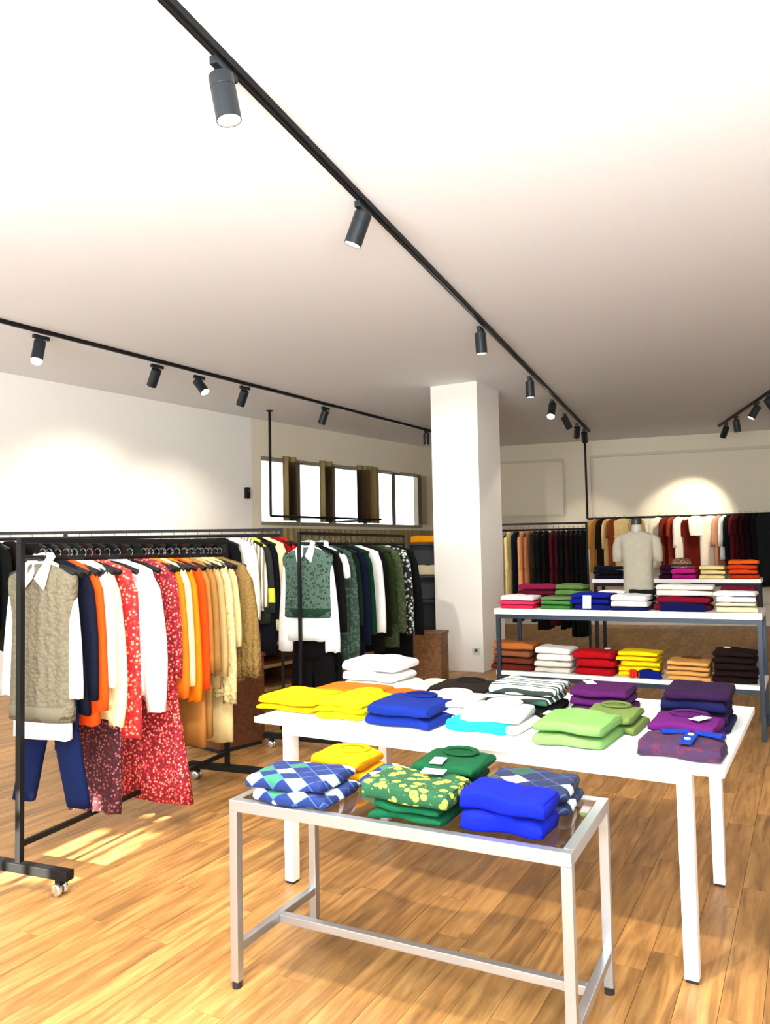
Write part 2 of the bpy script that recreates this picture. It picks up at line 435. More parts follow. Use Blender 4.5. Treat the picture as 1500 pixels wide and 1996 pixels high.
# ------------------------------------------------------------------ ceiling tracks and spotlights
m_blk = plain('black_powder_coat', '#08090a', 0.55); m_blk.node_tree.nodes['Principled BSDF'].inputs['Specular IOR Level'].default_value = 0.25
m_lampblk = plain('lamp_black', '#121b20', 0.4)
m_lens_on = emit('lamp_lens_lit', '#fff1d8', 18.0)
m_lens_off = plain('lamp_lens_dark', '#3a3a38', 0.15)
def track(label, a, b):
    a, b = Vector(a), Vector(b); L = (b - a).length; d = (b - a).normalized()
    t = thing('track_rail', label, 'light track', (a.x, a.y, CEIL), math.atan2(d.y, d.x))
    bm = NB(); add_box(bm, (L / 2, 0, -0.0175), (L, 0.042, 0.035), 0, 0.003); obj('rail', bm, m_blk, t)
    bm = NB(); add_box(bm, (L / 2, 0, -0.0365), (L - 0.04, 0.014, 0.004)); obj('conductor_slot', bm, plain('slot_grey', '#2c2f31', 0.3, 0.6), t)
    for x in (-0.012, L + 0.012):
        bm = NB(); add_box(bm, (x, 0, -0.0175), (0.024, 0.046, 0.038), 0, 0.003); obj('end_cap', bm, m_blk, t)
    return d
lamp_proto = {}
def lamp(px, py, d, aim, label, group, watts=55, size=52, lens_on=None, color=None, blend=0.6):
    q = P(px, py, CEIL); aim = Vector(aim).normalized()
    t = thing('track_spotlight', label, 'spotlight', (q.x, q.y, CEIL - 0.036), math.atan2(d.y, d.x), group)
    on = watts > 0 if lens_on is None else lens_on
    ML = Matrix.Rotation(-math.atan2(d.y, d.x), 3, 'Z') @ aim
    if 'adapter' not in lamp_proto:
        b = NB(); add_box(b, (0, 0, -0.018), (0.16, 0.036, 0.036), 0, 0.004)
        add_box(b, (-0.015, 0, -0.042), (0.05, 0.046, 0.02), 0, 0.004); me = bpy.data.meshes.new('adapter'); b.to_mesh(me); b.free(); me.materials.append(m_lampblk); lamp_proto['adapter'] = me
        b = NB(); add_tube(b, [(-0.015, 0, -0.03), (-0.015, 0, -0.07)], 0.013, 10); me = bpy.data.meshes.new('yoke'); b.to_mesh(me); b.free(); me.materials.append(m_lampblk); lamp_proto['yoke'] = me
        b = NB(); add_lathe(b, [(0.02, 0.030), (0.050, 0.030), (0.053, 0.027), (0.053, -0.022), (0.0515, -0.024), (0.0515, -0.027), (0.053, -0.029), (0.053, -0.165), (0.049, -0.165), (0.049, -0.155)], 24)
        me = bpy.data.meshes.new('lamp_body'); bmesh.ops.recalc_face_normals(b, faces=b.faces[:]); b.to_mesh(me); b.free(); me.materials.append(m_lampblk); lamp_proto['body'] = me
        for nm, mm in (('lens_on', m_lens_on), ('lens_off', m_lens_off), ('lens_glow', m_lens_on)):
            b = NB(); add_lathe(b, [(0.0485, -0.150), (0.0485, -0.157), (0.03, -0.159)] if nm != 'lens_glow' else [(0.0485, -0.157), (0.050, -0.172), (0.044, -0.19), (0.026, -0.202)], 20)
            me = bpy.data.meshes.new('lens'); b.to_mesh(me); b.free(); me.materials.append(mm); lamp_proto[nm] = me
    for nm in ('adapter', 'yoke'):
        o = bpy.data.objects.new(nm, lamp_proto[nm]); C.objects.link(o); o.parent = t
    quat = ML.to_track_quat('-Z', 'Y')
    body = bpy.data.objects.new('lamp_body', lamp_proto['body']); C.objects.link(body); body.parent = t
    body.location = Vector((-0.015, 0, -0.082)) ; body.rotation_mode = 'QUATERNION'; body.rotation_quaternion = quat
    lens = bpy.data.objects.new('lens', lamp_proto['lens_glow' if 'glowing' in label and 'beyond' not in label and 'next' not in label else 'lens_on' if on else 'lens_off']); C.objects.link(lens); lens.parent = body
    if on: lens['label'] = 'glowing white lens'
    if watts > 0:
        ld = bpy.data.lights.new('spot_beam', 'SPOT'); ld.energy = watts; ld.color = color or WARM; ld.spot_size = math.radians(size); ld.spot_blend = blend; ld.shadow_soft_size = 0.045
        lo = bpy.data.objects.new('spot_beam', ld); C.objects.link(lo); lo.parent = body; lo.location = (0, 0, -0.215)
dM = track('black light track running diagonally across the ceiling above the white table', P(120, -220, CEIL), P(1147, 838, CEIL))
dL = track('black light track along the left side of the ceiling', P(-700, 440, CEIL), P(838, 838, CEIL))
dR = track('short black light track at the right edge of the ceiling', P(1402, 828, CEIL), P(1720, 610, CEIL))
gM = 'spotlights on the diagonal track'
def L_(*a, **k): lamp(*a, **k)
L_(436, 112, dM, (0.17, 0.03, -1), 'nearest and largest black spotlight on the diagonal track, pointing straight down', gM, watts=110, size=75)
L_(706, 390, dM, (-0.38, 0.10, -1), 'second black spotlight of the diagonal track, tilted to the left', gM, watts=70, size=60)
L_(936, 632, dM, (0.06, 0.05, -1), 'third black spotlight of the diagonal track, hanging upright left above the column', gM, watts=70, size=60)
L_(1032, 730, dM, (0.03, 0.05, -1), 'fourth black spotlight of the diagonal track, just right of the column top', gM, watts=35, size=60)
L_(1076, 775, dM, (-0.25, -0.35, -1), 'spotlight of the diagonal track with a bright glowing lens', gM, watts=45, size=70)
L_(1100, 802, dM, (0.6, 0.4, -1), 'spotlight of the diagonal track tilted right, just beyond the glowing one', gM, watts=60)
L_(1124, 822, dM, (0.1, 0.9, -1.2), 'last but one black spotlight at the far end of the diagonal track', gM, watts=60)
L_(1138, 833, dM, (0.35, 1.0, -1.2), 'farthest black spotlight at the end of the diagonal track', gM, watts=60)
gL = 'spotlights on the left track'
L_(80, 647, dL, (-0.05, -0.25, -1), 'brightly glowing black spotlight at the left end of the left track', gL, watts=150, size=100, blend=1.0)
L_(306, 705, dL, (-0.55, 0.55, -1), 'black spotlight of the left track, tilted left, next right from the glowing one', gL, watts=170, size=95, blend=1.0)
L_(388, 727, dL, (0.75, -0.45, -1), 'spotlight of the left track tilted right with a small bright lens', gL, watts=25)
L_(477, 748, dL, (-0.45, 0.45, -1), 'black spotlight of the left track above the right end of the front rack', gL, watts=150, size=90, blend=1.0)
L_(634, 789, dL, (-0.4, 0.35, -1), 'black spotlight of the left track above the high window', gL, watts=25)
L_(831, 835, dL, (0, 0.1, -1), 'black spotlight at the far end of the left track beside the column', gL, watts=20)
gR = 'spotlights on the right track'
L_(1414, 822, dR, (-0.1, 0.85, -1), 'farthest left black spotlight on the short right track', gR, watts=230, size=60)
L_(1434, 808, dR, (0.2, 0.2, -1), 'middle black spotlight on the short right track', gR, watts=18)
L_(1474, 780, dR, (-0.6, 0.1, -1), 'black spotlight on the right track tilted to the left', gR, watts=18)
L_(1496, 764, dR, (0.7, 0.1, -1), 'black spotlight on the right track cut off by the picture edge', gR, watts=18)
# a cross track in front of the frame with two strong downlights over the tables
dK = track('short black light track over the front tables, before the picture begins', Vector((-0.9, 1.35, CEIL)), Vector((0.9, 2.3, CEIL)))
for (x_, y_, wt_, lb_) in ((-0.35, 1.68, 400, 'black downlight over the chrome table before the picture begins'), (0.45, 2.08, 90, 'black downlight over the white table before the picture begins')):
    px_, py_, _ = proj((x_, y_, CEIL)); L_(px_, py_, dK, (0.12, 0.32, -1), lb_, 'downlights over the front tables', watts=wt_, size=115)
# unseen spotlights added up the diagonal track to whiten the column face
col_c = (k1 + k2) / 2; col_c.z = 2.2
for k, wd, tz in ((0.75, 'next before', 2.5), (1.7, 'second before', 1.3)):
    q = P(335, 0, CEIL) - dM * k; x, y, _ = proj(q)
    L_(x, y, dM, Vector((col_c.x, col_c.y, tz)) - Vector((q.x, q.y, CEIL - 0.12)), 'unseen spotlight added to whiten the column, ' + wd + ' the nearest one in the picture', gM, watts=750, size=15, color=(1.0, 0.97, 0.92), blend=0.8)

# ------------------------------------------------------------------ clothes rails
m_caster = plain('caster_chrome', '#e8eaea', 0.12, 0.9)
m_rubber = plain('rubber', '#15171a', 0.7)
def rack(label, a, b, zt, zh=None, r=0.016, base=0.32, rail_z=None, uprights=(0.0, 1.0), foot=True, pole=True, casters=True, hollow_base=False):
    a, b = Vector((a[0], a[1], 0)), Vector((b[0], b[1], 0)); L = (b - a).length; d = (b - a).normalized()
    t = thing('clothes_rack', label, 'clothes rack', a, math.atan2(d.y, d.x))
    bm = NB(); add_bar(bm, (-r, 0, zt), (L + r, 0, zt), 2 * r, 2 * r, 0.004); obj('top_rail', bm, m_blk, t)
    if zh:
        bm = NB(); add_tube(bm, [(0, 0, zh), (L, 0, zh)], 0.013, 8); obj('hanging_rail', bm, m_blk, t)
    for u in uprights:
        x = u * L
        bm = NB(); add_box(bm, (x, 0, (zt + 0.08) / 2), (2 * r, 2 * r, zt - 0.08 - 2 * r), 0, 0.003); obj('upright', bm, m_blk, t)
        if foot:
            bm = NB(); add_box(bm, (x, 0, 0.092), (0.045, 2 * base, 0.042), 0, 0.004); obj('base_bar', bm, m_blk, t)
            for s in (-1, 1):
                yb = s * (base - 0.06)
                c = NB()
                if casters:
                    add_box(c, (x, yb, 0.058), (0.03, 0.03, 0.026))
                    fork = obj('caster', c, m_blk, t)
                    for w in (-1, 1):
                        c = NB(); add_lathe(c, [(0.010, -0.010), (0.024, -0.010), (0.0265, -0.006), (0.0265, 0.006), (0.024, 0.010), (0.010, 0.010)], 16,
                                            Matrix.Translation((x + w * 0.018, yb, 0.0268)) @ Matrix.Rotation(PI / 2, 4, 'Y'))
                        obj('wheel', c, m_caster, fork, True)['label'] = 'shiny twin caster wheel'
                else:
                    add_box(c, (x, yb, 0.035), (0.03, 0.03, 0.07)); obj('foot', c, m_rubber, t)
    if rail_z:
        bm = NB(); add_box(bm, (L / 2, 0, rail_z), (L - 2 * r, 0.024, 0.024), 0, 0.003); obj('bottom_rail', bm, m_blk, t)
    return a, d, L

# ---- hangers and garments (local x along the shoulders, y along the rail, z down from the rail)
_hang = {}
def hanger(p, ang, label, group, m=None, wide=0.2):
    key = (m.name if m else 'black', wide)
    if key not in _hang:
        b = NB()
        arc = [(-wide, 0, -0.105), (-wide * 0.6, 0, -0.075), (-wide * 0.25, 0, -0.053), (0, 0, -0.046), (wide * 0.25, 0, -0.053), (wide * 0.6, 0, -0.075), (wide, 0, -0.105)]
        add_tube(b, arc, 0.009, 6, rs=[0.016, 0.014, 0.010, 0.009, 0.010, 0.014, 0.016])
        bmesh.ops.recalc_face_normals(b, faces=b.faces[:]); me = bpy.data.meshes.new('hanger'); b.to_mesh(me); b.free()
        me.materials.append(m or m_hang)
        b = NB(); add_tube(b, [(0, 0, -0.046), (0, 0, -0.030)] + [(0.019 * math.sin(t), 0, 0.002 - 0.0215 * math.cos(t)) for t in [0.2 + k * 0.5 for k in range(9)]], 0.0028, 5)
        mh = bpy.data.meshes.new('hook'); b.to_mesh(mh); b.free(); mh.materials.append(m_hook)
        _hang[key] = (me, mh)
    o = bpy.data.objects.new('hanger', _hang[key][0]); C.objects.link(o); o.location = p; o.rotation_euler = (0, 0, ang)
    h = bpy.data.objects.new('hook', _hang[key][1]); C.objects.link(h); h.parent = o
    tag(o, label, 'hanger', group); return o
m_hang = plain('hanger_black', '#0a0b0c', 0.4); m_hang.node_tree.nodes['Principled BSDF'].inputs['Specular IOR Level'].default_value = 0.3
m_hook = plain('hanger_hook', '#8b8f92', 0.25, 0.9)
m_tag = plain('paper_tag', '#fbfbfb', 0.8)

def ring_surface(bm, rows, n=26, amp=0.0, freq=7, ph=0.0, cap0=True, cap1=True, off=(0, 0)):
    """rows of (z, half width, half thickness, centre x)"""
    rings = []
    for ri, (z, hw, th, cx) in enumerate(rows):
        f = ri / max(1, len(rows) - 1); ring = []
        for k in range(n):
            a = 2 * PI * k / n; ca, sa = math.cos(a), math.sin(a)
            x = cx + hw * (abs(ca) ** 0.8) * (1 if ca >= 0 else -1)
            g = 1 + amp * f * math.sin(freq * x / max(hw, 0.02) + ph + 0.9 * math.sin(3 * f + ph))
            y = th * g * (abs(sa) ** 0.75) * (1 if sa >= 0 else -1) + amp * f * th * 0.8 * math.sin(freq * 0.8 * x / max(hw, 0.02) + ph)
            zz = z + (0.01 * amp * 3 * math.sin(5 * a + ph) if ri == len(rows) - 1 else 0)
            ring.append(bm.verts.new((x + off[0], y + off[1], zz)))
        rings.append(ring)
    for i in range(len(rings) - 1):
        for k in range(n): bm.faces.new((rings[i][k], rings[i][(k + 1) % n], rings[i + 1][(k + 1) % n], rings[i + 1][k]))
    if cap0: bm.faces.new(rings[0][::-1])
    if cap1: bm.faces.new(rings[-1])

def garment(name, label, cat, m, p, ang, L, hw=0.20, waist=None, hem=0.21, th=0.030, sl=0.56, sw=0.055, cuff=0.045, flare=0.05, amp=0.25,
            drop=0.036, group=None, seed=0, neck=0.06, collar=None, mcol=None, cuffs=None, band=None, puff=0.0, y_off=0.0, bodyth=1.0, cfront=0.0, hem_cx=0.0):
    rnd = random.Random(seed); ph = rnd.random() * 6
    bm = NB(); waist = waist if waist is not None else hw * 0.92
    z0 = -drop
    rows = [(z0, neck, th * 0.55, 0), (z0 - 0.012, neck + 0.025, th * 0.75, 0), (z0 - 0.035, hw * 0.72, th * 0.8, 0), (z0 - 0.06, hw * 0.97, th * 0.85, 0), (z0 - 0.09, hw, th * 0.95, 0),
            (z0 - 0.17, hw * 0.96, th, 0), (z0 - 0.28, waist, th, 0)]
    nn = 7
    for k in range(1, nn + 1):
        f = k / nn; rows.append((z0 - 0.28 - (L - 0.28) * f, waist + (hem - waist) * f, th * (1 + 0.25 * f) * bodyth, hem_cx * f))
    ring_surface(bm, rows, 30, amp, 7, ph)
    o = obj(name, bm, m, None, True, p, ang); tag(o, label, cat, group)
    if y_off:
        o.location = Vector(p) + Vector((-math.sin(ang), math.cos(ang), 0)) * y_off
    if sl > 0:
        for s in (-1, 1):
            b = NB(); rr = []
            ns = 8; dx = rnd.uniform(0.9, 1.1) * flare
            for k in range(ns + 1):
                f = k / ns
                wid = sw + (cuff - sw) * f + puff * math.sin(PI * min(1, f * 1.02)) * (0.4 + f)
                rr.append((z0 - 0.065 - sl * f, wid, th * (0.8 + puff * 6 * f * (1 - f)), s * (hw - sw * 0.75 + dx * (1 - (1 - f) ** 2))))
            rr[0] = (z0 - 0.05, sw * 0.55, th * 0.5, s * (hw - sw * 0.9))
            ring_surface(b, rr, 16, amp * 1.1, 4, ph + s, off=(0, 0.004 * s))
            so_ = obj('sleeve', b, m, o, True)
            if cuffs:
                b = NB(); ze = rr[-1][0]; ring_surface(b, [(ze + 0.06, cuff * 0.95, th * 0.9, rr[-1][3]), (ze + 0.0, cuff * 0.85, th * 0.9, rr[-1][3]), (ze - 0.012, cuff * 0.84, th * 0.88, rr[-1][3])], 14)
                obj('cuff', b, cuffs, o, True)
    if collar == 'shirt':
        for s in (-1, 1):
            b = NB(); pts = [(s * 0.010, -th * 1.05 - cfront, z0 - 0.085), (s * 0.062, -th * 0.95 - cfront, z0 - 0.135), (s * 0.085, -th * 0.5 - cfront, z0 - 0.03), (s * 0.055, th * 0.4, z0 + 0.035), (s * 0.03, th * 0.2, z0 + 0.02)]
            v0 = [b.verts.new(q) for q in pts]; v1 = [b.verts.new((q[0], q[1] - 0.010, q[2] + 0.003)) for q in pts]
            b.faces.new(v0); b.faces.new(v1[::-1])
            for i in range(5): b.faces.new((v0[i], v0[(i + 1) % 5], v1[(i + 1) % 5], v1[i]))
            obj('collar', b, mcol or m, o)
        b = NB(); add_tube(b, [(0.055 * math.cos(t), 0.028 * math.sin(t), z0 + 0.012 + 0.02 * math.sin(t)) for t in [PI * k / 8 for k in range(9)]], 0.014, 6)
        obj('collar_stand', b, mcol or m, o, True)
    elif collar == 'rib':
        b = NB(); n = 18; add_tube(b, [((neck + 0.012) * math.cos(2 * PI * k / n), th * 0.7 * math.sin(2 * PI * k / n) - 0.004, z0 - 0.004 - 0.022 * max(0, -math.sin(2 * PI * k / n))) for k in range(n + 1)], 0.011, 6)
        obj('neck_rib', b, mcol or m, o, True)
    if band:
        b = NB(); zb = z0 - L; ring_surface(b, [(zb + 0.065, hem * 1.0, th * 1.32, 0), (zb + 0.03, hem * 0.97, th * 1.30, 0), (zb - 0.006, hem * 0.95, th * 1.25, 0)], 30)
        obj('hem_band', b, band, o, True)
    return o

def trousers(label, m, p, ang, z_top, length, spread=0.09, lw=0.075, hemw=0.075, th=0.03, group=None, seed=0, amp=0.15, y_off=0.0, hips=0.17, cat='trousers'):
    rnd = random.Random(seed); ph = rnd.random() * 6
    bm = NB(); ring_surface(bm, [(z_top, hips * 0.9, th * 0.7, 0), (z_top - 0.05, hips * 0.95, th, 0), (z_top - 0.2, hips, th * 1.05, 0), (z_top - 0.26, hips, th, 0)], 24, 0.05, 6, ph)
    o = obj('trousers', bm, m, None, True, Vector(p) + Vector((-math.sin(ang), math.cos(ang), 0)) * y_off, ang); tag(o, label, cat, group)
    for s in (-1, 1):
        b = NB(); rows = []
        for k in range(9):
            f = k / 8; rows.append((z_top - 0.22 - (length - 0.22) * f, lw + (hemw - lw) * f + 0.012 * (1 - f), th * (0.95 + 0.15 * f), s * (0.085 + (spread - 0.085) * f)))
        ring_surface(b, rows, 18, amp, 5, ph + s); obj('leg', b, m, o, True)
        b = NB(); add_box(b, (0, 0, 0), (0.001, 0.001, 0.001)); b.free()
    b = NB(); ring_surface(b, [(z_top + 0.01, hips * 0.9, th * 0.85, 0), (z_top - 0.03, hips * 0.93, th * 0.95, 0)], 24); obj('waistband', b, m, o, True)
    return o

def price_tag(parent, loc, rot=(0, 0, 0), size=(0.045, 0.075)):
    b = NB(); add_box(b, (0, 0, 0), (size[0], size[1], 0.0015)); o = obj('price_tag', b, m_tag, parent); o.location = loc; o.rotation_euler = rot
    o['label'] = 'white paper price tag'; return o

# ---- front rack (left)
pA0 = P(38, 1690, 0.09); pA1 = P(443, 1497, 0.09)
ZA = 1.503
ra, rd, rL = rack('black rolling clothes rack nearest the camera at left, with a low rail between its feet', pA0, pA1, 1.585, ZA, 0.014, 0.30, 0.19)
angA = math.atan2(rd.y, rd.x) - PI / 2            # shoulder axis at right angles to the rail
def onA(t): q = ra + rd * t; return Vector((q.x, q.y, ZA + 0.013 + 0.0065))
def hl(lb): return 'hanger of the ' + ' '.join(lb.split()[:13]).rstrip(',')
hgA = 'black hangers on the front rack'
red_floral = floral('red_floral', '#c01c28', '#e8b098', '#6e0a1a', 62.0, False)
red_floral2 = floral('orange_red_floral', '#e03a26', '#f2c49c', '#a8101f', 52.0, False)
burg_floral = floral('burgundy_floral', '#54091a', '#a86a68', '#2c040e', 62.0, False)
W0 = cloth('#f7f6f4', 'woven')
hA = lambda t, lb: hanger(onA(t), angA, lb, hgA)
CA = lambda h: cloth(h, 'cable')
hA(0.13, 'black hanger holding the grey knit vest outfit at the near end of the front rack')
garment('shirt', 'white shirt worn under the grey knit vest at the near end of the front rack', 'shirt', W0, onA(0.13), angA, 0.84, 0.175, None, 0.18, 0.030, 0.58, 0.05, 0.058, 0.045, 0.12, collar='shirt', seed=1, cfront=0.022)
garment('knit_vest', 'grey melange cable knit vest over a white shirt, first on the front rack', 'vest', cloth('#88816f', 'cable'), onA(0.13), angA, 0.74, 0.215, 0.192, 0.198, 0.043, 0.0, amp=0.06, drop=0.048, seed=2, neck=0.075, band=cloth('#7f796a', 'knit'))
trousers('navy blue trousers hanging below the grey knit vest outfit', cloth('#0a2652', 'woven'), onA(0.185), angA, -0.60, 0.60, 0.172, 0.066, 0.066, 0.026, seed=3, amp=0.05)
seqA = [
 (0.225, 'jacket', 'navy blue jacket just behind the grey knit vest outfit', 'jacket', cloth('#121b36', 'woven'), dict(L=0.74, sl=0.60, hw=0.195)),
 (0.280, 'shirt', 'thin bright orange shirt between the navy jacket and the white shirt', 'shirt', cloth('#f2641c', 'woven'), dict(L=0.80, sl=0.66, hw=0.20)),
 (0.335, 'shirt', 'white shirt with long sleeve, right of the orange shirt', 'shirt', W0, dict(L=0.62, sl=0.56, hw=0.21, sw=0.05)),
 (0.395, 'blouse', 'cream blouse with puffed sleeve beside the red floral blouse', 'blouse', cloth('#efe3b8', 'woven'), dict(L=0.80, sl=0.76, hw=0.20, puff=0.022, amp=0.3)),
 (0.500, 'blouse', 'long orange red floral blouse on the front rack, left of the white blouse', 'blouse', red_floral2, dict(L=0.80, sl=0.84, hw=0.225, sw=0.085, cuff=0.085, flare=0.03, th=0.034)),
 (0.650, 'blouse', 'plain white blouse with gathered sleeve between the two red floral pieces', 'blouse', cloth('#fbfaf6', 'woven'), dict(L=0.72, sl=0.74, hw=0.235, sw=0.08, cuff=0.055, puff=0.02, flare=0.07, th=0.034)),
 (0.865, 'jumpsuit', 'red floral jumpsuit with a flared hem nearly touching the floor', 'jumpsuit', red_floral, dict(L=1.34, sl=0.60, hw=0.20, waist=0.15, hem=0.25, th=0.036, amp=0.35, hem_cx=0.08)),
 (0.925, 'shirt', 'thin orange shirt directly behind the red floral jumpsuit', 'shirt', cloth('#f08a2c', 'woven'), dict(L=0.70, sl=0.72, hw=0.20)),
 (0.980, 'cardigan', 'cream cardigan between two orange garments on the front rack', 'cardigan', cloth('#ecdfae', 'knit'), dict(L=0.72, sl=0.66, hw=0.205)),
 (1.040, 'sweater', 'amber orange knitted sweater beside the cream cardigan', 'sweater', cloth('#f0901c', 'knit'), dict(L=0.74, sl=0.76, hw=0.205)),
 (1.110, 'sweater', 'vivid orange sweater, the brightest orange on the front rack', 'sweater', cloth('#f65a08', 'knit'), dict(L=0.76, sl=0.70, hw=0.215, sw=0.065, cuff=0.06)),
 (1.175, 'dress', 'tan dress beside the vivid orange sweater', 'dress', cloth('#b98950', 'woven'), dict(L=1.12, sl=0.62, hw=0.20, hem=0.20)),
 (1.240, 'coat', 'camel coloured long coat in the middle of the beige garments', 'coat', cloth('#a8834f', 'wool'), dict(L=1.08, sl=0.62, hw=0.205, hem=0.20)),
 (1.310, 'cardigan', 'pale beige cardigan beside the long cream knit', 'cardigan', cloth('#bda578', 'knit'), dict(L=0.80, sl=0.66, hw=0.205)),
 (1.390, 'sweater', 'long cream ribbed knit sweater with hanging sleeve, left of the tan coat', 'sweater', cloth('#e9d9a8', 'cable'), dict(L=0.86, sl=0.84, hw=0.215, sw=0.06)),
 (1.470, 'dress', 'cream long dress whose hem shows below the tan coat', 'dress', cloth('#d8c79a', 'woven'), dict(L=1.16, sl=0.5, hw=0.20, hem=0.19)),
 (1.575, 'coat', 'tan bouclé knit coat, last garment at the far end of the front rack', 'coat', cloth('#9c8455', 'cable'), dict(L=0.80, sl=0.70, hw=0.235, sw=0.075, cuff=0.07, flare=0.08, th=0.042)),
]
for k, (t, nm, lb, ct, m, kw) in enumerate(seqA):
    kw = dict(kw); L = kw.pop('L')
    hA(t, hl(lb))
    garment(nm, lb, ct, m, onA(t), angA, L, seed=20 + k, amp=kw.pop('amp', 0.22), th=kw.pop('th', 0.027), **kw)
trousers('dark burgundy floral trousers hanging below the orange red floral blouse', burg_floral, onA(0.47), angA, -0.70, 0.62, 0.085, 0.08, 0.088, 0.026, seed=5, amp=0.3)
for k, t in enumerate((0.17, 0.30, 0.44, 0.57, 0.75, 0.89, 1.025, 1.10, 1.17, 1.25, 1.33, 1.42, 1.51, 1.62)):
    hanger(onA(t), angA, 'empty black hanger squeezed in before the ' + ' '.join(min((g_ for g_ in seqA if g_[0] > t), key=lambda g_: g_[0], default=seqA[-1])[2].split()[:9]).rstrip(',') if t < 1.6 else 'empty black hanger beyond the last coat of the front rack', 'spare hangers on the front rack')

# ---- rear rack (left, against the wall)
aB = Pd(-180, 1042, 5.85); bB = Pd(548, 1032, 6.45); ZB = 1.70
q0 = Vector((aB.x, aB.y, 0)); q1 = Vector((bB.x, bB.y, 0)); LBk = (q1 - q0).length
u110 = ((110 + 180) / 728.0)
rack('black double bar clothes rack against the left wall, behind the front rack', q0, q1, ZB, 1.655, 0.012, 0.28, None, (0.0, u110, 1.0), True, casters=False)
dBk = (q1 - q0).normalized(); angB = math.radians(-32)
def onB(px):
    lo, hi = 0, LBk
    for _ in range(40):
        md = (lo + hi) / 2; x = proj(q0 + dBk * md + Vector((0, 0, 1.62)))[0]
        if x < px: lo = md
        else: hi = md
    q = q0 + dBk * lo; return Vector((q.x, q.y, 1.655 + 0.013 + 0.0065))
gB = 'black hangers on the rear left rack'
def hB(px, lb=None): hanger(onB(px), angB, hl(lb) if lb else 'black hanger on the rear left rack above the front rack', gB)
seqB = [
 (-40, 'shirt', 'white shirt at the left picture edge on the rear rack', 'shirt', W0, dict(L=0.7, sl=0.6)),
 (-12, 'jacket', 'black jacket at the left picture edge with a white tag', 'jacket', cloth('#141416', 'wool'), dict(L=0.72, sl=0.58)),
 (18, 'coat', 'dark brown coat on the rear rack behind the grey vest', 'coat', cloth('#2a1d16', 'wool'), dict(L=0.85, sl=0.6)),
 (455, 'shirt', 'white shirt on the rear rack, just past the far end of the front rack', 'shirt', cloth('#f4f0e6', 'woven'), dict(L=0.66, sl=0.60, hw=0.22, th=0.03)),
 (474, 'shirt', 'striped off white shirt behind the white one on the rear rack', 'shirt', stripes('offwhite_stripes', ['#efe9dc', '#8a7a60'], 30, 'X'), dict(L=0.6, sl=0.5)),
 (487, 'blouse', 'black and lime blouse on the rear rack', 'blouse', stripes('lime_black', ['#171a14', '#171a14', '#171a14', '#c8cf3a'], 2.2, 'Z'), dict(L=0.7, sl=0.55)),
 (499, 'jacket', 'navy black jacket on the rear rack beside the cream coat', 'jacket', cloth('#15182a', 'woven'), dict(L=0.95, sl=0.6)),
 (513, 'coat', 'cream coat on the rear rack, left of the red jumper', 'coat', cloth('#efe0b0', 'woven'), dict(L=0.76, sl=0.62, hw=0.22, th=0.034)),
 (530, 'sweater', 'dark red sweater on the rear rack next to the cream coat', 'sweater', cloth('#9c1416', 'knit'), dict(L=0.6, sl=0.55)),
 (541, 'sweater', 'bright red sweater at the right end of the rear rack', 'sweater', cloth('#d3200f', 'knit'), dict(L=0.6, sl=0.55, hw=0.2)),
]
for k, (px, nm, lb, ct, m, kw) in enumerate(seqB):
    kw = dict(kw); L = kw.pop('L'); hB(px, lb)
    g = garment(nm, lb, ct, m, onB(px), angB, L, seed=60 + k, th=kw.pop('th', 0.022), **kw)
    if 'white tag' in lb: price_tag(g, (0.12, -0.045, -0.14), (PI / 2, 0, 0), (0.03, 0.12))
dark = [cloth(c, 'wool') for c in ('#2b2620', '#1a1c22', '#3a2c20', '#24302a', '#40221c')]
for k in range(17):
    px = 60 + k * 23.0; hB(px)
    garment('jacket', ('dark brown', 'blue black', 'umber brown', 'dark green', 'maroon')[k % 5] + ' garment hanging on the rear rack behind the clothes of the front rack', 'jacket', dark[k % 5], onB(px), angB, 0.72, seed=90 + k, th=0.02, group='dark garments hidden behind the front rack', sl=0.5)

# ---- middle rack beside the column
aD = Pd(588, 1440, 5.95); dD = Vector((math.sin(math.radians(23.4)), math.cos(math.radians(23.4)), 0))
d0 = Vector((aD.x, aD.y, 0)); d1 = d0 + dD * 2.15; ZD = 1.655; ZDH = 1.575
rack('black rolling clothes rack with dark green clothes between the white table and the column', d0, d1, ZD, ZDH, 0.012, 0.33, None)
angD = math.atan2(dD.y, dD.x) - PI / 2
def onD(t): q = d0 + dD * t; return Vector((q.x, q.y, ZDH + 0.013 + 0.0065))
gD = 'black hangers on the middle rack'
green_pat = floral('green_pattern_knit', '#41594c', '#182f25', '#6c8272', 36.0)
green_pat2 = floral('dark_green_pattern', '#20362b', '#42584a', '#0d1611', 40.0)
olive_pat = floral('olive_pattern', '#283314', '#3e4d24', '#12180a', 40.0)
dots = floral('black_white_dots', '#0c0e0d', '#b9c4b8', '#0c0e0d', 34.0)
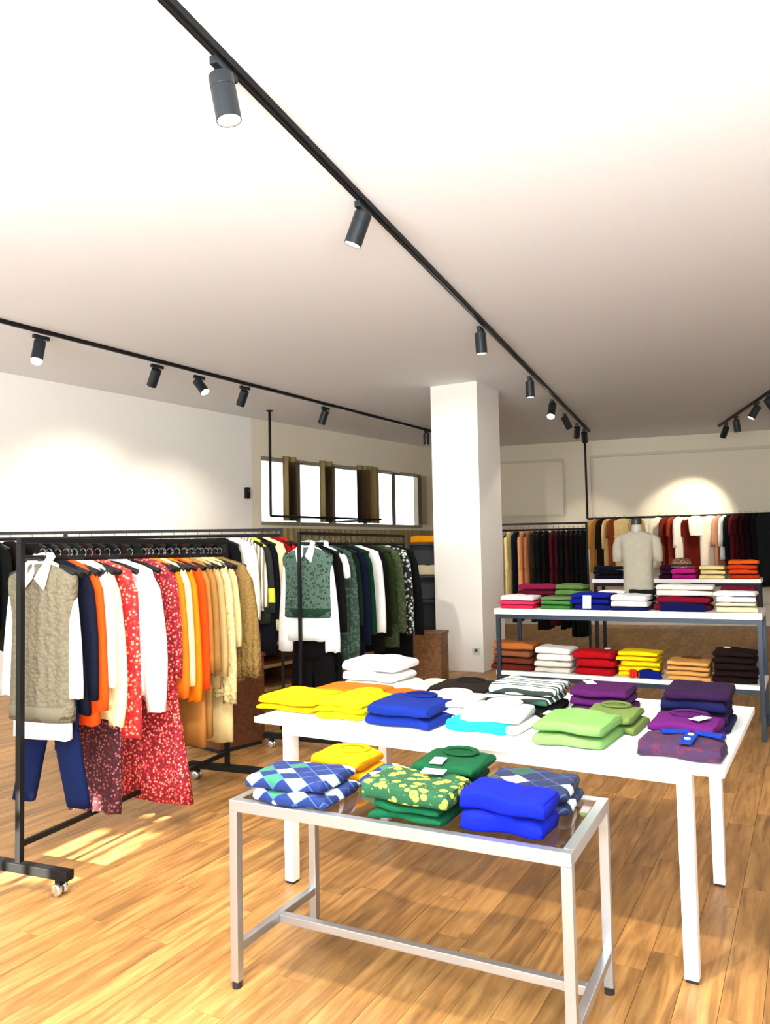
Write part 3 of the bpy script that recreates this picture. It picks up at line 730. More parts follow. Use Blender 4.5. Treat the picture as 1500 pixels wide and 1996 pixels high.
seqD = [
 (0.13, 'shirt', 'white shirt showing long cuffs and tails under the patterned green sweater', 'shirt', cloth('#eef2f2', 'woven'), dict(L=0.74, sl=0.76, hw=0.19, hem=0.19, sw=0.055, cuff=0.065, flare=0.06, collar='shirt', th=0.030, cfront=0.022)),
 (0.13, 'sweater', 'patterned grey green cropped sweater over a white shirt, facing the camera', 'sweater', green_pat, dict(L=0.54, sl=0, hw=0.225, waist=0.215, hem=0.215, th=0.044, drop=0.050, neck=0.08, amp=0.08, band=cloth('#2f5244', 'knit'))),
 (0.27, 'coat', 'black coat behind the patterned green sweater', 'coat', cloth('#0b0d0c', 'wool'), dict(L=0.95, sl=0.62, hw=0.205)),
 (0.36, 'shirt', 'white collared shirt beside the black coat on the middle rack', 'shirt', cloth('#e8eeec', 'woven'), dict(L=0.5, sl=0.2, hw=0.2, collar='shirt')),
 (0.47, 'cardigan', 'green patterned cardigan in the middle rack, right of the black coat', 'cardigan', green_pat2, dict(L=0.95, sl=0.85, hw=0.225, sw=0.06)),
 (0.60, 'dress', 'dark bottle green dress on the middle rack', 'dress', cloth('#0e3a2a', 'woven'), dict(L=1.0, sl=0.6, hw=0.2)),
 (0.72, 'dress', 'navy blue dress on the middle rack, left of the white blouse', 'dress', cloth('#10183a', 'woven'), dict(L=1.0, sl=0.75, hw=0.215)),
 (0.85, 'sweater', 'emerald green top just left of the white blouse on the middle rack', 'sweater', cloth('#0d4a36', 'knit'), dict(L=0.85, sl=0.7, hw=0.2)),
 (1.00, 'blouse', 'white blouse among dark green clothes on the middle rack', 'blouse', cloth('#e2e2de', 'woven'), dict(L=0.72, sl=0.70, hw=0.23, sw=0.06)),
 (1.14, 'coat', 'long black coat right of the white blouse', 'coat', cloth('#0a0c0a', 'wool'), dict(L=0.95, sl=0.75, hw=0.215)),
 (1.32, 'dress', 'olive green dress near the right end of the middle rack', 'dress', cloth('#35451c', 'woven'), dict(L=0.80, sl=0.65, hw=0.20)),
 (1.48, 'blouse', 'olive patterned blouse near the column', 'blouse', olive_pat, dict(L=0.95, sl=0.75, hw=0.225)),
 (1.66, 'dress', 'black dress with small white dots near the column', 'dress', dots, dict(L=0.80, sl=0.78, hw=0.235)),
 (1.82, 'coat', 'black coat at the right end of the middle rack, against the column', 'coat', cloth('#070707', 'wool'), dict(L=1.1, sl=0.8, hw=0.24, flare=0.09)),
]
for k, (t, nm, lb, ct, m, kw) in enumerate(seqD):
    kw = dict(kw); L = kw.pop('L')
    if k != 1: hanger(onD(t), angD, hl(lb), gD)
    garment(nm, lb, ct, m, onD(t), angD, L, seed=130 + k, th=kw.pop('th', 0.028), amp=kw.pop('amp', 0.2), **kw)
trousers('black trousers below the patterned green sweater on the middle rack', cloth('#090a10', 'woven'), onD(0.20), angD, -0.68, 0.74, 0.13, 0.085, 0.095, 0.028, seed=7, amp=0.1)
trousers('dark green trousers beside the black ones on the middle rack', cloth('#0b2018', 'woven'), onD(0.33), angD, -0.68, 0.64, 0.10, 0.085, 0.10, 0.026, seed=8, amp=0.1)

# ---- rack behind the shelf, right of the column
YE = 10.3
e0 = Pd(940, 1020, YE + 0.1); e1 = Pd(1142, 1016, YE); ZE = 1.83
e0 = Vector((e0.x, e0.y, 0)); e1 = Vector((e1.x, e1.y, 0)); dEk = (e1 - e0).normalized(); LE = (e1 - e0).length
rack('black double bar clothes rack with dark garments, right of the column behind the shelf table', e0, e1, ZE, 1.75, 0.014, 0.28, None)
def onE(px):
    f = (px - 940) / 202.0; q = e0 + dEk * (LE * f); return Vector((q.x, q.y, 1.75 + 0.0195))
seqE = [(992, '#e8d49a', 'cream long dress at the left end of the rack right of the column', 0.95), (1006, '#141a34', 'navy dress beside the cream one, right of the column', 1.2),
        (1018, '#e0a878', 'salmon pink dress on the rack right of the column', 1.1), (1030, '#b8825c', 'tan brown dress beside the salmon pink one', 1.05), (1042, '#3a3430', 'charcoal grey dress left of the black ones behind the shelf', 1.2),
        (1053, '#101412', 'first black dress from the left on the rack behind the shelf', 1.3), (1064, '#0c100e', 'black dress just left of the burgundy dress', 1.3), (1078, '#6a0f2a', 'bright burgundy dress among black ones on the rack behind the shelf', 1.25),
        (1088, '#4a0c1e', 'deep burgundy dress right of the bright burgundy one', 1.25), (1098, '#0d0f0e', 'black dress right of the burgundy pair', 1.3), (1108, '#3a1018', 'dark wine red dress between black dresses', 1.2),
        (1117, '#0a0d0c', 'black dress third from the right end of the rack behind the shelf', 1.4), (1126, '#101416', 'black dress second from the right end of the rack behind the shelf', 1.4), (1135, '#0b0c0e', 'black dress at the right end of the rack behind the shelf', 1.4)]
angE = math.radians(62)
for k, (px, col, lb, L) in enumerate(seqE):
    hanger(onE(px), angE, hl(lb), 'hangers on the rack right of the column')
    garment('dress', lb, 'dress', cloth(col, 'woven'), onE(px), angE, L, seed=170 + k, th=0.028, sl=0.45, hw=0.2, flare=0.0)

# ---- suspended rail on the back wall
r0 = on_back(1147, 1013) + nE * 0.45; r1 = on_back(1580, 1002) + nE * 0.45
ZF = r0.z
t = thing('wall_rail', 'long black clothes rail hung from the ceiling before the back wall', 'clothes rail', (r0.x, r0.y, 0), math.atan2(r1.y - r0.y, r1.x - r0.x))
LF = (r1.to_2d() - r0.to_2d()).length; dF = Vector((math.cos(t.rotation_euler[2]), math.sin(t.rotation_euler[2]), 0))
bm = NB(); add_tube(bm, [(0, 0, ZF), (LF, 0, ZF)], 0.020, 8); obj('rail', bm, m_blk, t)
for x in (0, LF):
    bm = NB(); add_tube(bm, [(x, 0, ZF), (x, 0, CEIL)], 0.020, 8); obj('drop_pole', bm, m_blk, t)
    bm = NB(); add_lathe(bm, [(0.05, CEIL - 0.012), (0.05, CEIL)], 16, Matrix.Translation((x, 0, 0))); obj('ceiling_flange', bm, m_blk, t)
def onF(px):
    lo, hi = 0, LF
    for _ in range(40):
        md = (lo + hi) / 2; x = proj(Vector((r0.x, r0.y, ZF)) + dF * md)[0]
        if x < px: lo = md
        else: hi = md
    q = Vector((r0.x, r0.y, 0)) + dF * lo; return Vector((q.x, q.y, ZF + 0.02 + 0.0065))
angF = math.atan2(dF.y, dF.x)
seqF = [(1160, '#c99b5c', 1.0, 60, 'tan garment at the left end of the back wall rail', 'blouse'), (1174, '#3a2014', 1.0, 60, 'dark brown garment on the back wall rail beside the tan one', 'blouse'),
        (1186, '#e4cf9a', 1.0, 60, 'cream garment left of the rust one near the pole of the back wall rail', 'blouse'), (1197, '#a2603a', 1.0, 55, 'rust brown garment left of the mannequin on the back wall rail', 'dress'),
        (1216, '#ecd6a2', 1.05, 12, 'pale cream dress facing out, left of the mannequin on the back wall rail', 'dress'), (1240, '#d8c08c', 1.0, 55, 'sand coloured garment behind the mannequin head', 'dress'),
        (1283, '#f2ead8', 0.95, 40, 'off white blouse right of the mannequin on the back wall rail', 'blouse'), (1297, '#8a3a26', 1.0, 60, 'first rust red dress right of the mannequin', 'dress'), (1311, '#a5482e', 1.0, 60, 'second rust red dress right of the mannequin', 'dress'),
        (1323, '#f5eee2', 0.9, 60, 'thin white blouse between rust red dresses on the back wall rail', 'blouse'), (1354, '#7c2c16', 1.1, 4, 'dark rust dress facing out under a white camisole', 'dress'),
        (1384, '#f8eedc', 1.15, 10, 'cream white long dress facing out on the back wall rail', 'dress'), (1402, '#d8a88c', 1.0, 50, 'pale pink blouse right of the cream long dress', 'blouse'), (1413, '#eef0ec', 0.8, 55, 'white and black blouse left of the burgundy garments', 'blouse'),
        (1420, '#20241f', 1.0, 60, 'black blouse left of the burgundy garments', 'blouse'), (1431, '#7a2436', 1.1, 60, 'first burgundy dress at the right of the back wall rail', 'dress'), (1441, '#5a1426', 1.1, 60, 'second burgundy dress at the right of the back wall rail', 'dress'),
        (1452, '#4a1420', 1.1, 60, 'third burgundy dress at the right of the back wall rail', 'dress'), (1462, '#2c1a1c', 1.1, 60, 'dark brown dress right of the burgundy dresses', 'dress'), (1473, '#241a1a', 1.1, 60, 'blackish brown dress near the right picture edge', 'dress'),
        (1492, '#34383a', 1.3, 20, 'charcoal grey coat at the right picture edge', 'coat')]
for k, (px, col, L, an, lb, nm) in enumerate(seqF):
    aF = angF + math.radians(an)
    hanger(onF(px), aF, hl(lb), 'hangers on the back wall rail')
    garment(nm, lb, nm, cloth(col, 'woven'), onF(px), aF, L, seed=200 + k, th=0.03 if an > 30 else 0.035, sl=0.5 if nm != 'dress' else 0.3, hw=0.22)
hanger(onF(1354) - nE * -0.10 , angF, 'pale hanger carrying the white camisole before the rust dress', None, plain('pale_hanger', '#e6e0d0', 0.5))
garment('camisole', 'white lace camisole hanging before the dark rust dress', 'camisole', cloth('#fbf6ea', 'woven'), onF(1354) + nE * 0.10, angF, 0.36, 0.13, None, 0.10, 0.03, 0, seed=240)

# ---- suspended rail left, before the window
g0 = Pd(527, 960, 11.2); zg = 2.05
t = thing('window_rail', 'thin dark pole hanging from the ceiling with a rail before the high window', 'clothes rail', (g0.x, g0.y, 0), math.atan2(dB.y, dB.x))
bm = NB(); add_tube(bm, [(0, 0, zg), (0, 0, CEIL)], 0.020, 8); obj('drop_pole', bm, m_blk, t)
bm = NB(); add_tube(bm, [(0, 0, zg), (2.6, 0, zg)], 0.018, 8); obj('rail', bm, m_blk, t)
bm = NB(); add_tube(bm, [(2.6, 0, zg), (2.6, 1.2, zg)], 0.015, 8); obj('wall_bracket', bm, m_blk, t)
bm = NB(); add_lathe(bm, [(0.05, CEIL - 0.012), (0.05, CEIL)], 16); obj('ceiling_flange', bm, m_blk, t)
# ---- small dark box on the left wall beside the window
qq = cA + dA * ((cB - cA).length * 0.968); nA = Vector((dA.y, -dA.x, 0))
bm = NB(); add_box(bm, (0, -0.03, 0), (0.07, 0.06, 0.17), 0, 0.006)
o = obj('wall_box', bm, m_blk, None, False, (qq.x, qq.y, 2.43), math.atan2(dA.y, dA.x)); tag(o, 'small black box fixed to the left wall beside the window', 'wall box')
bm = NB(); add_box(bm, (0, -0.062, 0.03), (0.04, 0.006, 0.05)); obj('face_plate', bm, plain('face_grey', '#3a3a3a', 0.4), o)

# ------------------------------------------------------------------ tables
m_tw = plain('white_lacquer', '#f6f6f4', 0.35, 0, 0.01)
m_chrome = plain('brushed_chrome', '#b9bec3', 0.38, 0.88, 0.03)
m_navy = plain('blue_black_steel', '#1b2a38', 0.4, 0.3)
class Surf: pass
def surface(fl, fr_, z):
    s = Surf(); s.o = Vector((fl.x, fl.y, z)); s.u = (Vector((fr_.x, fr_.y, 0)) - Vector((fl.x, fl.y, 0))); s.L = s.u.length; s.u.normalize()
    s.v = Vector((-s.u.y, s.u.x, 0)); s.ang = math.atan2(s.u.y, s.u.x); s.z = z; return s
def solve_u(s, px, v):
    lo, hi = -1.0, s.L + 1.0
    for _ in range(40):
        md = (lo + hi) / 2
        if proj(s.o + s.u * md + s.v * v)[0] < px: lo = md
        else: hi = md
    return lo

# white table
WT = surface(P(495, 1397, 0.745), P(1411, 1503, 0.745), 0.745); WT_D = 1.16
t = thing('display_table', 'large white display table carrying stacks of folded knitwear', 'table', (WT.o.x, WT.o.y, 0), WT.ang)
bm = NB(); add_box(bm, (WT.L / 2, WT_D / 2, 0.732), (WT.L, WT_D, 0.026), 0, 0.003); obj('tabletop', bm, m_tw, t)
for nm, c, s in (('apron', (WT.L / 2, 0.055, 0.694), (WT.L - 0.26, 0.022, 0.05)), ('apron', (WT.L / 2, WT_D - 0.10, 0.694), (WT.L - 0.26, 0.022, 0.05)),
                 ('apron', (0.155, WT_D / 2, 0.694), (0.022, WT_D - 0.2, 0.05)), ('apron', (WT.L - 0.155, WT_D / 2, 0.694), (0.022, WT_D - 0.2, 0.05))):
    bm = NB(); add_box(bm, c, s); obj(nm, bm, m_tw, t)
def wt_local(q): w = Vector((q.x, q.y, 0)) - Vector((WT.o.x, WT.o.y, 0)); return w.dot(WT.u), w.dot(WT.v)
lf, lr = wt_local(P(1350, 1912, 0)), wt_local(P(1403, 1725, 0)); ll = wt_local(P(570, 1719, 0))
for x, y in ((ll[0], ll[1]), (lf[0], lf[1]), (lr[0], lr[1]), (ll[0], ll[1] + lr[1] - lf[1])):
    bm = NB(); b_ = bmesh.ops.create_cube(bm, size=1.0)
    for v in b_['verts']:
        k = 0.052 if v.co.z > 0 else 0.047
        v.co = Vector((x + v.co.x * k, y + v.co.y * k, 0.012 + (v.co.z + 0.5) * 0.706))
    lg = obj('leg', bm, m_tw, t)
    bm = NB(); add_box(bm, (x, y, 0.006), (0.04, 0.04, 0.012)); obj('foot', bm, m_rubber, lg)

# chrome table
CT = surface(P(446, 1558, 0.643), P(1113, 1665, 0.643), 0.643); CT_D = 0.535
t = thing('chrome_table', 'low chrome framed table with a glass top in front of the white table', 'table', (CT.o.x, CT.o.y, 0), CT.ang)
tb = 0.032
for nm, p, q in (('front_rail', (0, tb / 2, 0), (CT.L, tb / 2, 0)), ('back_rail', (0, CT_D - tb / 2, 0), (CT.L, CT_D - tb / 2, 0)),
                 ('side_rail', (tb / 2, tb, 0), (tb / 2, CT_D - tb, 0)), ('side_rail', (CT.L - tb / 2, tb, 0), (CT.L - tb / 2, CT_D - tb, 0))):
    bm = NB(); add_bar(bm, (p[0], p[1], 0.643 - 0.02), (q[0], q[1], 0.643 - 0.02), tb, 0.04, 0.003); obj(nm, bm, m_chrome, t)
bm = NB(); add_box(bm, (CT.L / 2, CT_D / 2, 0.636), (CT.L - 2 * tb - 0.004, CT_D - 2 * tb - 0.004, 0.010)); obj('glass_top', bm, glass_mat(), t)['label'] = 'tinted glass top'
for x in (tb / 2, CT.L - tb / 2):
    for y in (tb / 2, CT_D - tb / 2):
        bm = NB(); add_box(bm, (x, y, 0.313), (tb, tb, 0.58), 0, 0.003); lg = obj('leg', bm, m_chrome, t)
        bm = NB(); add_lathe(bm, [(0.017, 0.0), (0.017, 0.023)], 12, Matrix.Translation((x, y, 0))); obj('foot', bm, m_rubber, lg)
    bm = NB(); add_box(bm, (x, CT_D / 2, 0.135), (tb * 0.9, CT_D - 2 * tb, 0.03), 0, 0.003); obj('side_stretcher', bm, m_chrome, t)
bm = NB(); add_box(bm, (CT.L / 2, CT_D / 2, 0.135), (CT.L - 1.9 * tb, 0.03, 0.03), 0, 0.003); obj('centre_stretcher', bm, m_chrome, t)

# shelf table (two tiers) behind the white table
S1 = surface(P(962, 1186, 0.97), P(1484, 1196, 0.97), 0.97); S1_D = 0.62
t = thing('shelf_table', 'two tier shelf table with white boards and blue black steel frame behind the white table', 'table', (S1.o.x, S1.o.y, 0), S1.ang)
bm = NB(); add_box(bm, (S1.L / 2, S1_D / 2, 0.945), (S1.L, S1_D, 0.05), 0, 0.004); obj('top_board', bm, m_tw, t)
bm = NB(); add_box(bm, (S1.L / 2, S1_D / 2, 0.40), (S1.L, S1_D - 0.04, 0.035), 0, 0.004); obj('lower_board', bm, m_tw, t)
for x in (0.03, S1.L - 0.02):
    for y in (0.025, S1_D - 0.025):
        bm = NB(); add_box(bm, (x, y, 0.46), (0.035, 0.035, 0.92), 0, 0.003); obj('leg', bm, m_navy, t)
    for z in (0.365, 0.08):
        bm = NB(); add_box(bm, (x, S1_D / 2, z), (0.03, S1_D - 0.08, 0.03)); obj('side_rail', bm, m_navy, t)
for y in (0.025, S1_D - 0.025):
    for z in (0.90, 0.365):
        bm = NB(); add_box(bm, (S1.L / 2, y, z), (S1.L - 0.09, 0.03, 0.035)); obj('cross_rail', bm, m_navy, t)
S1b = surface(S1.o + S1.v * 0.02, S1.o + S1.u * S1.L + S1.v * 0.02, 0.4175)

# rear shelf
S2 = surface(P(1153, 1129, 1.15), P(1482, 1129, 1.15), 1.15); S2_D = 0.42
t = thing('rear_shelf', 'higher white topped display shelf behind the mannequin torso', 'shelf', (S2.o.x, S2.o.y, 0), S2.ang)
bm = NB(); add_box(bm, (S2.L / 2, S2_D / 2, 1.13), (S2.L, S2_D, 0.04), 0, 0.003); obj('top_board', bm, m_tw, t)
for x in (0.03, S2.L - 0.03):
    for y in (0.03, S2_D - 0.03):
        bm = NB(); add_box(bm, (x, y, 0.555), (0.035, 0.035, 1.11), 0, 0.003); obj('leg', bm, m_blk, t)
    bm = NB(); add_box(bm, (x, S2_D / 2, 0.12), (0.03, S2_D - 0.09, 0.03)); obj('side_rail', bm, m_blk, t)
for y in (0.03, S2_D - 0.03):
    bm = NB(); add_box(bm, (S2.L / 2, y, 1.09), (S2.L - 0.1, 0.03, 0.035)); obj('cross_rail', bm, m_blk, t)

# ------------------------------------------------------------------ folded knitwear
def folded_bm(w, d, th, seed, neat=0.5):
    rnd = random.Random(seed); ph = [rnd.random() * 6.28 for _ in range(6)]; lean = rnd.uniform(-1.0, 1.0); stp = rnd.uniform(-0.35, 0.35)
    bm = NB(); nu, nv = 22, 30; rings = []
    us = [-1, -0.985, -0.94, -0.85] + [-0.7 + 1.4 * i / (nu - 8) for i in range(nu - 7)] + [0.85, 0.94, 0.985, 1]
    for u in us:
        au = abs(u); e = max(0.0, 1 - au ** 14) ** 0.5; ring = []
        for k in range(nv):
            a = 2 * PI * k / nv; ca, sa = math.cos(a), math.sin(a)
            cy = (abs(ca) ** 0.22) * (1 if ca >= 0 else -1); cz = (abs(sa) ** 0.42) * (1 if sa >= 0 else -1)
            hz = th * (0.44 + 0.06 * e)
            y = cy * d / 2 * (0.98 + 0.02 * e); x = u * w / 2
            # open fold edges: the layers show at the sides and the back
            if cy > -0.9 and abs(cz) < 0.5: x *= 1 - 0.030 * (1 - abs(cz) / 0.5)
            y += 0.008 * math.sin(5 * u + ph[0]) * (1 if cy < 0 else 0.6) + 0.010 * math.sin(2.2 * u + ph[4]); x += 0.008 * math.sin(4 * cy + ph[1]) - 0.004 * u * max(0, cz)
            z = cz * hz
            if cz > 0:
                # folded-in sleeves leave raised panels on the top, with a slanting step between them
                st = u * math.cos(lean) + cy * math.sin(lean) - stp
                z -= th * 0.13 * (1 / (1 + math.exp(-st * 22)))
                z -= th * 0.05 * (0.5 + 0.5 * math.sin(4.2 * u + ph[2] + 3.1 * cy)) + th * 0.10 * (au ** 4) * (0.6 + 0.4 * abs(cy) ** 3) + th * 0.06 * max(0, cy) ** 4
                z -= th * 0.05 * (0.5 + 0.5 * math.sin(9 * u - 6 * cy + ph[3])) * (0.4 + 0.6 * abs(math.sin(2 * u + ph[5])))
            ring.append(bm.verts.new((x, y, z + th * 0.5)))
        rings.append(ring)
    for i in range(len(rings) - 1):
        for k in range(nv): bm.faces.new((rings[i][k], rings[i][(k + 1) % nv], rings[i + 1][(k + 1) % nv], rings[i + 1][k]))
    bm.faces.new(rings[0][::-1]); bm.faces.new(rings[-1])
    mz = min(v.co.z for v in bm.verts)
    for v in bm.verts: v.co.z -= mz
    return bm

_seed = [500]
POS = {1: [''], 2: ['lower', 'upper'], 3: ['bottom', 'middle', 'top'], 4: ['bottom', 'second lowest', 'second highest', 'top'], 5: ['bottom', 'second lowest', 'middle', 'second highest', 'top']}
def pile(s, xl, xr, desc, layers, y=None, v=None, d=0.30, rot=0.0, group=None, name='folded_sweater', cat='folded sweater', collar=None, tagged=None, kind='knit', item=None):
    """a pile of folded garments on surface s between two picture columns; y the picture row of its front foot, or v its set-back"""
    if v is None:
        q = P((xl + xr) / 2, y, s.z); v = (Vector((q.x, q.y, 0)) - Vector((s.o.x, s.o.y, 0))).dot(s.v)
    u0, u1 = solve_u(s, xl, v), solve_u(s, xr, v); w = u1 - u0
    c = s.o + s.u * ((u0 + u1) / 2) + s.v * (v + d / 2); z = s.z + 0.001
    n = len(layers); out = []
    for i, (col, th) in enumerate(layers):
        _seed[0] += 1; rn = random.Random(_seed[0])
        m = cloth(col, kind) if isinstance(col, str) else col
        sw_ = 1.0 + rn.uniform(-0.07, 0.01)
        o = obj(name, folded_bm(w * sw_, d * (1 + rn.uniform(-0.06, 0.0)), th, _seed[0]), m, None, True,
                (c.x + rn.uniform(-.009, .009), c.y + rn.uniform(-.007, .007), z), s.ang + rot + rn.uniform(-0.05, 0.05))
        lb = (POS[n][i] + ' ' + desc) if n > 1 else desc
        tag(o, lb, cat, group or ('pile: ' + desc)[:60] if n > 1 else group)
        z += th * 0.985; out.append(o)
        if i == n - 1:
            th_ = th
            if collar:
                mc = collar if not isinstance(collar, str) else cloth(collar, 'knit')
                b = NB(); rx, ry = min(0.07, w * 0.26), 0.042; yc = d * 0.5 - 0.062
                pts = [(rx * math.cos(a), yc + ry * math.sin(a), th_ * 0.90 + 0.003 + 0.012 * max(0, math.sin(a))) for a in [2 * PI * k / 22 for k in range(23)]]
                add_tube(b, pts, 0.013, 8); zc = th_ * 0.90 + 0.003
                for vv in b.verts: vv.co.z = zc + (vv.co.z - zc) * 0.42
                obj('collar', b, mc, o, True)
                b = NB(); add_lathe(b, [(0.9, 0.0), (0.9, 0.02), (0.5, 0.024)], 20, Matrix.Translation((0, yc, th_ * 0.88)) @ Matrix.Diagonal((rx, ry, 0.22, 1))); obj('neck_inside', b, mc, o, True)
            if tagged:
                tx, ty, tr = tagged; price_tag(o, (tx * w, ty * d, th_ * 0.99 + 0.003), (0.03, 0.0, tr))
    return out
def pt(c, n, th): return [(c, th)] * n
Y1, Y2 = '#f6c400', '#f4ee1c'
pile(WT, 500, 606, 'golden yellow sweater at the front left corner of the white table', [(Y1, .03), (Y1, .042)], y=1389, d=.34, collar=None)
pile(WT, 613, 702, 'lemon yellow sweater right of the golden yellow pile on the white table', pt(Y2, 3, .028), y=1404, d=.34, collar=Y2)
pile(WT, 606, 716, 'orange sweater behind the golden yellow pile on the white table', pt('#e87f18', 2, .036), v=.42, d=.26)
pile(WT, 722, 790, 'burnt orange sweater behind the royal blue pile on the white table', pt('#e3771a', 2, .032), v=.40, d=.26)
pile(WT, 664, 768, 'thick white sweater of the tall pile at the white table\'s back left', [('#f3f0ea', .05), ('#f7f5f1', .055), ('#fbfaf8', .065)], v=.76, d=.32)
pile(WT, 795, 848, 'cream sweater beside the tall white pile on the white table', pt('#e6d9c0', 2, .03), v=.74, d=.28)
pile(WT, 826, 936, 'dark brown sweater in front of the column on the white table', pt('#2a1e14', 2, .042), v=.62, d=.30, collar='#20160e')
pile(WT, 792, 905, 'white sweater in the middle of the white table behind the royal blue pile', pt('#f6f5f3', 3, .03), v=.27, d=.30, collar='#e9e7e2')
pile(WT, 706, 832, 'royal blue sweater in the pile at the front edge of the white table', pt('#163c90', 2, .05), y=1421, d=.33, collar='#12327c')
pile(WT, 864, 986, 'turquoise sweater at the front edge of the white table', [('#2fd6c6', .05)], y=1430, d=.13)
pile(WT, 890, 1006, 'white sweater behind the turquoise one on the white table', [('#eeeeec', .04), ('#fafaf8', .05)], v=.15, d=.30, collar='#e8e8e6')
bwg = stripes('black_white_green_stripes', ['#f0f0ec', '#0f4a34', '#f0f0ec', '#14201b', '#d9dcd8'], 9, 'Y')
pile(WT, 945, 1072, 'striped black white and green sweater at the back middle of the white table', [('#10201b', .045), (stripes('bw_green', ['#10201b', '#e8ebe8', '#0f4a34'], 14, 'Y'), .04), (bwg, .045)], v=.55, d=.32)
pile(WT, 1105, 1216, 'purple sweater at the back of the white table between the striped and navy piles', pt('#5c1c62', 3, .038), v=.67, d=.32, tagged=(-0.28, 0.05, 0.5))
pile(WT, 1130, 1232, 'olive green sweater behind the apple green pile on the white table', pt('#7d8f58', 2, .038), v=.36, d=.28, collar='#6c7c48')
pile(WT, 1038, 1176, 'apple green sweater at the front edge of the white table', pt('#84a86c', 2, .05), y=1459, d=.30)
pile(WT, 1040, 1090, 'small folded dark brown garment with a label behind the apple green pile', [('#2c211b', .03)], v=.42, d=.12, tagged=(-0.1, 0.1, 0.0))
np_ = ['#141a50', '#34164a', '#141a50', '#3a1448']
pile(WT, 1283, 1418, 'navy or purple sweater, tall pile at the white table\'s back right', [(c, .042) for c in np_], v=.52, d=.32)
pile(WT, 1266, 1402, 'violet purple sweater with white tag near the right end of the white table', pt('#6c2072', 2, .048), v=.26, d=.23, collar='#5a1862', tagged=(0.22, -0.15, -0.5))
polo = floral('purple_red_knit', '#2c0a34', '#460c2c', '#141048', 26.0)
o = pile(WT, 1243, 1414, 'plum polo sweater with blue placket at the front right corner of the white table', [(polo, .062)], y=1484, d=.22)[0]
m_plk = cloth('#1c4a9c', 'knit')
b = NB(); add_box(b, (0.02, -0.03, 0.061), (0.045, 0.15, 0.006), 0, 0.002); obj('placket', b, m_plk, o)
for s in (-1, 1):
    b = NB(); add_box(b, (0.02 + s * 0.06, 0.06, 0.064), (0.10, 0.035, 0.012), s * -0.35, 0.004); obj('polo_collar', b, m_plk, o)
for yy in (-0.045, 0.03):
    b = NB(); add_lathe(b, [(0.011, 0.0), (0.011, 0.004), (0.007, 0.0055)], 12, Matrix.Translation((0.02, yy, 0.0635))); obj('button', b, m_tag, o)

# chrome table piles
arg = argyle('argyle_blue', '#06205e', '#f4f6f6', '#2a6e54', '#3c68a0', 12, 12)
arg2 = argyle('argyle_navy', '#0a1642', '#f4f6f4', '#1a4030', '#3a5068', 10, 10)
pile(CT, 482, 622, 'blue white and green argyle sweater at the left end of the chrome table', [(arg, .045), (arg, .05)], y=1572, d=.27)
pile(CT, 598, 704, 'amber yellow sweater at the back left of the chrome table', pt('#f6b312', 2, .046), v=.325, d=.20, collar='#e8a40c')
pile(CT, 692, 790, 'single blue argyle sweater between the amber and green piles on the chrome table', [(arg, .045)], v=.28, d=.23)
pile(CT, 800, 918, 'bottle green sweater with white tag at the back of the chrome table', pt('#1a6444', 3, .042), v=.275, d=.25, collar='#0f5a38', tagged=(-0.12, -0.36, 0.1))
flo = floral('green_yellow_floral', '#0a4628', '#b4b43c', '#5c8226', 26.0)
o = pile(CT, 714, 856, 'green sweater in the layered pile at the front of the chrome table', [('#166a4a', .026), ('#166a4a', .026)], v=.035, d=.23, group='front green pile on the chrome table')[1]
c = CT
u0, u1 = solve_u(c, 700, .03), solve_u(c, 872, .03); cc = c.o + c.u * ((u0 + u1) / 2) + c.v * (.03 + .125)
o = obj('folded_sweater', folded_bm(u1 - u0, .25, .062, 999), flo, None, True, (cc.x, cc.y, c.z + .053), c.ang); tag(o, 'green and yellow floral sweater lying on the front green pile of the chrome table', 'folded sweater', 'front green pile on the chrome table')
price_tag(o, (0.03, 0.06, 0.064), (0.05, 0, 0.1), (0.08, 0.05))
pile(CT, 936, 1104, 'navy argyle sweater with white diamonds at the right end of the chrome table', [(arg2, .045), (arg2, .05)], v=.245, d=.26)
pile(CT, 893, 1066, 'ultramarine blue sweater at the front right of the chrome table', pt('#1030b4', 2, .062), v=.035, d=.20)

# shelf table piles
SS = lambda *a, **k: pile(S1, *a, **k)
SS(970, 1040, 'sweater of the pink pile at the left end of the shelf table', [('#e83a68', .035), ('#f2487a', .035), ('#f6e6e6', .05)], v=.02, d=.28)
SS(1008, 1080, 'burgundy sweater in the pile at the back left of the shelf table', [('#7c1a44', .05), ('#5a1436', .05), ('#6a1238', .055), ('#8c2450', .055)], v=.32, d=.27)
SS(1052, 1110, 'green sweater in the front pile between pink and blue on the shelf table', [('#4e8a4a', .04), ('#5a9650', .04), ('#7c8f6a', .03)], v=.02, d=.28)
SS(1082, 1142, 'sage green sweater in the pile at the back of the shelf table', pt('#6f8c54', 4, .052), v=.32, d=.27)
o = SS(1113, 1188, 'deep blue sweater at the front of the shelf table beside the white pile', [('#0c2480', .05), ('#0c2890', .05), ('#0e2c98', .045)], v=.02, d=.28)
price_tag(o[-1], (-0.02, -0.16, -0.03), (PI / 2 - 0.15, 0, 0), (0.07, 0.11))
SS(1165, 1216, 'crimson sweater behind the deep blue pile on the shelf table', [('#a01c34', .055), ('#a81c38', .055), ('#f0e2de', .045)], v=.32, d=.27)
SS(1190, 1262, 'sweater of the white pile before the mannequin on the shelf table', [('#1c2466', .03), ('#f6f6f4', .05), ('#fbfbf9', .055)], v=.02, d=.28)
SS(1222, 1274, 'blackish green sweater behind the white pile on the shelf table', pt('#1c241a', 3, .055), v=.32, d=.20)
SS(1285, 1376, 'navy blue sweater at the front edge before the burgundy pile', [('#101a5c', .075)], v=.015, d=.10)
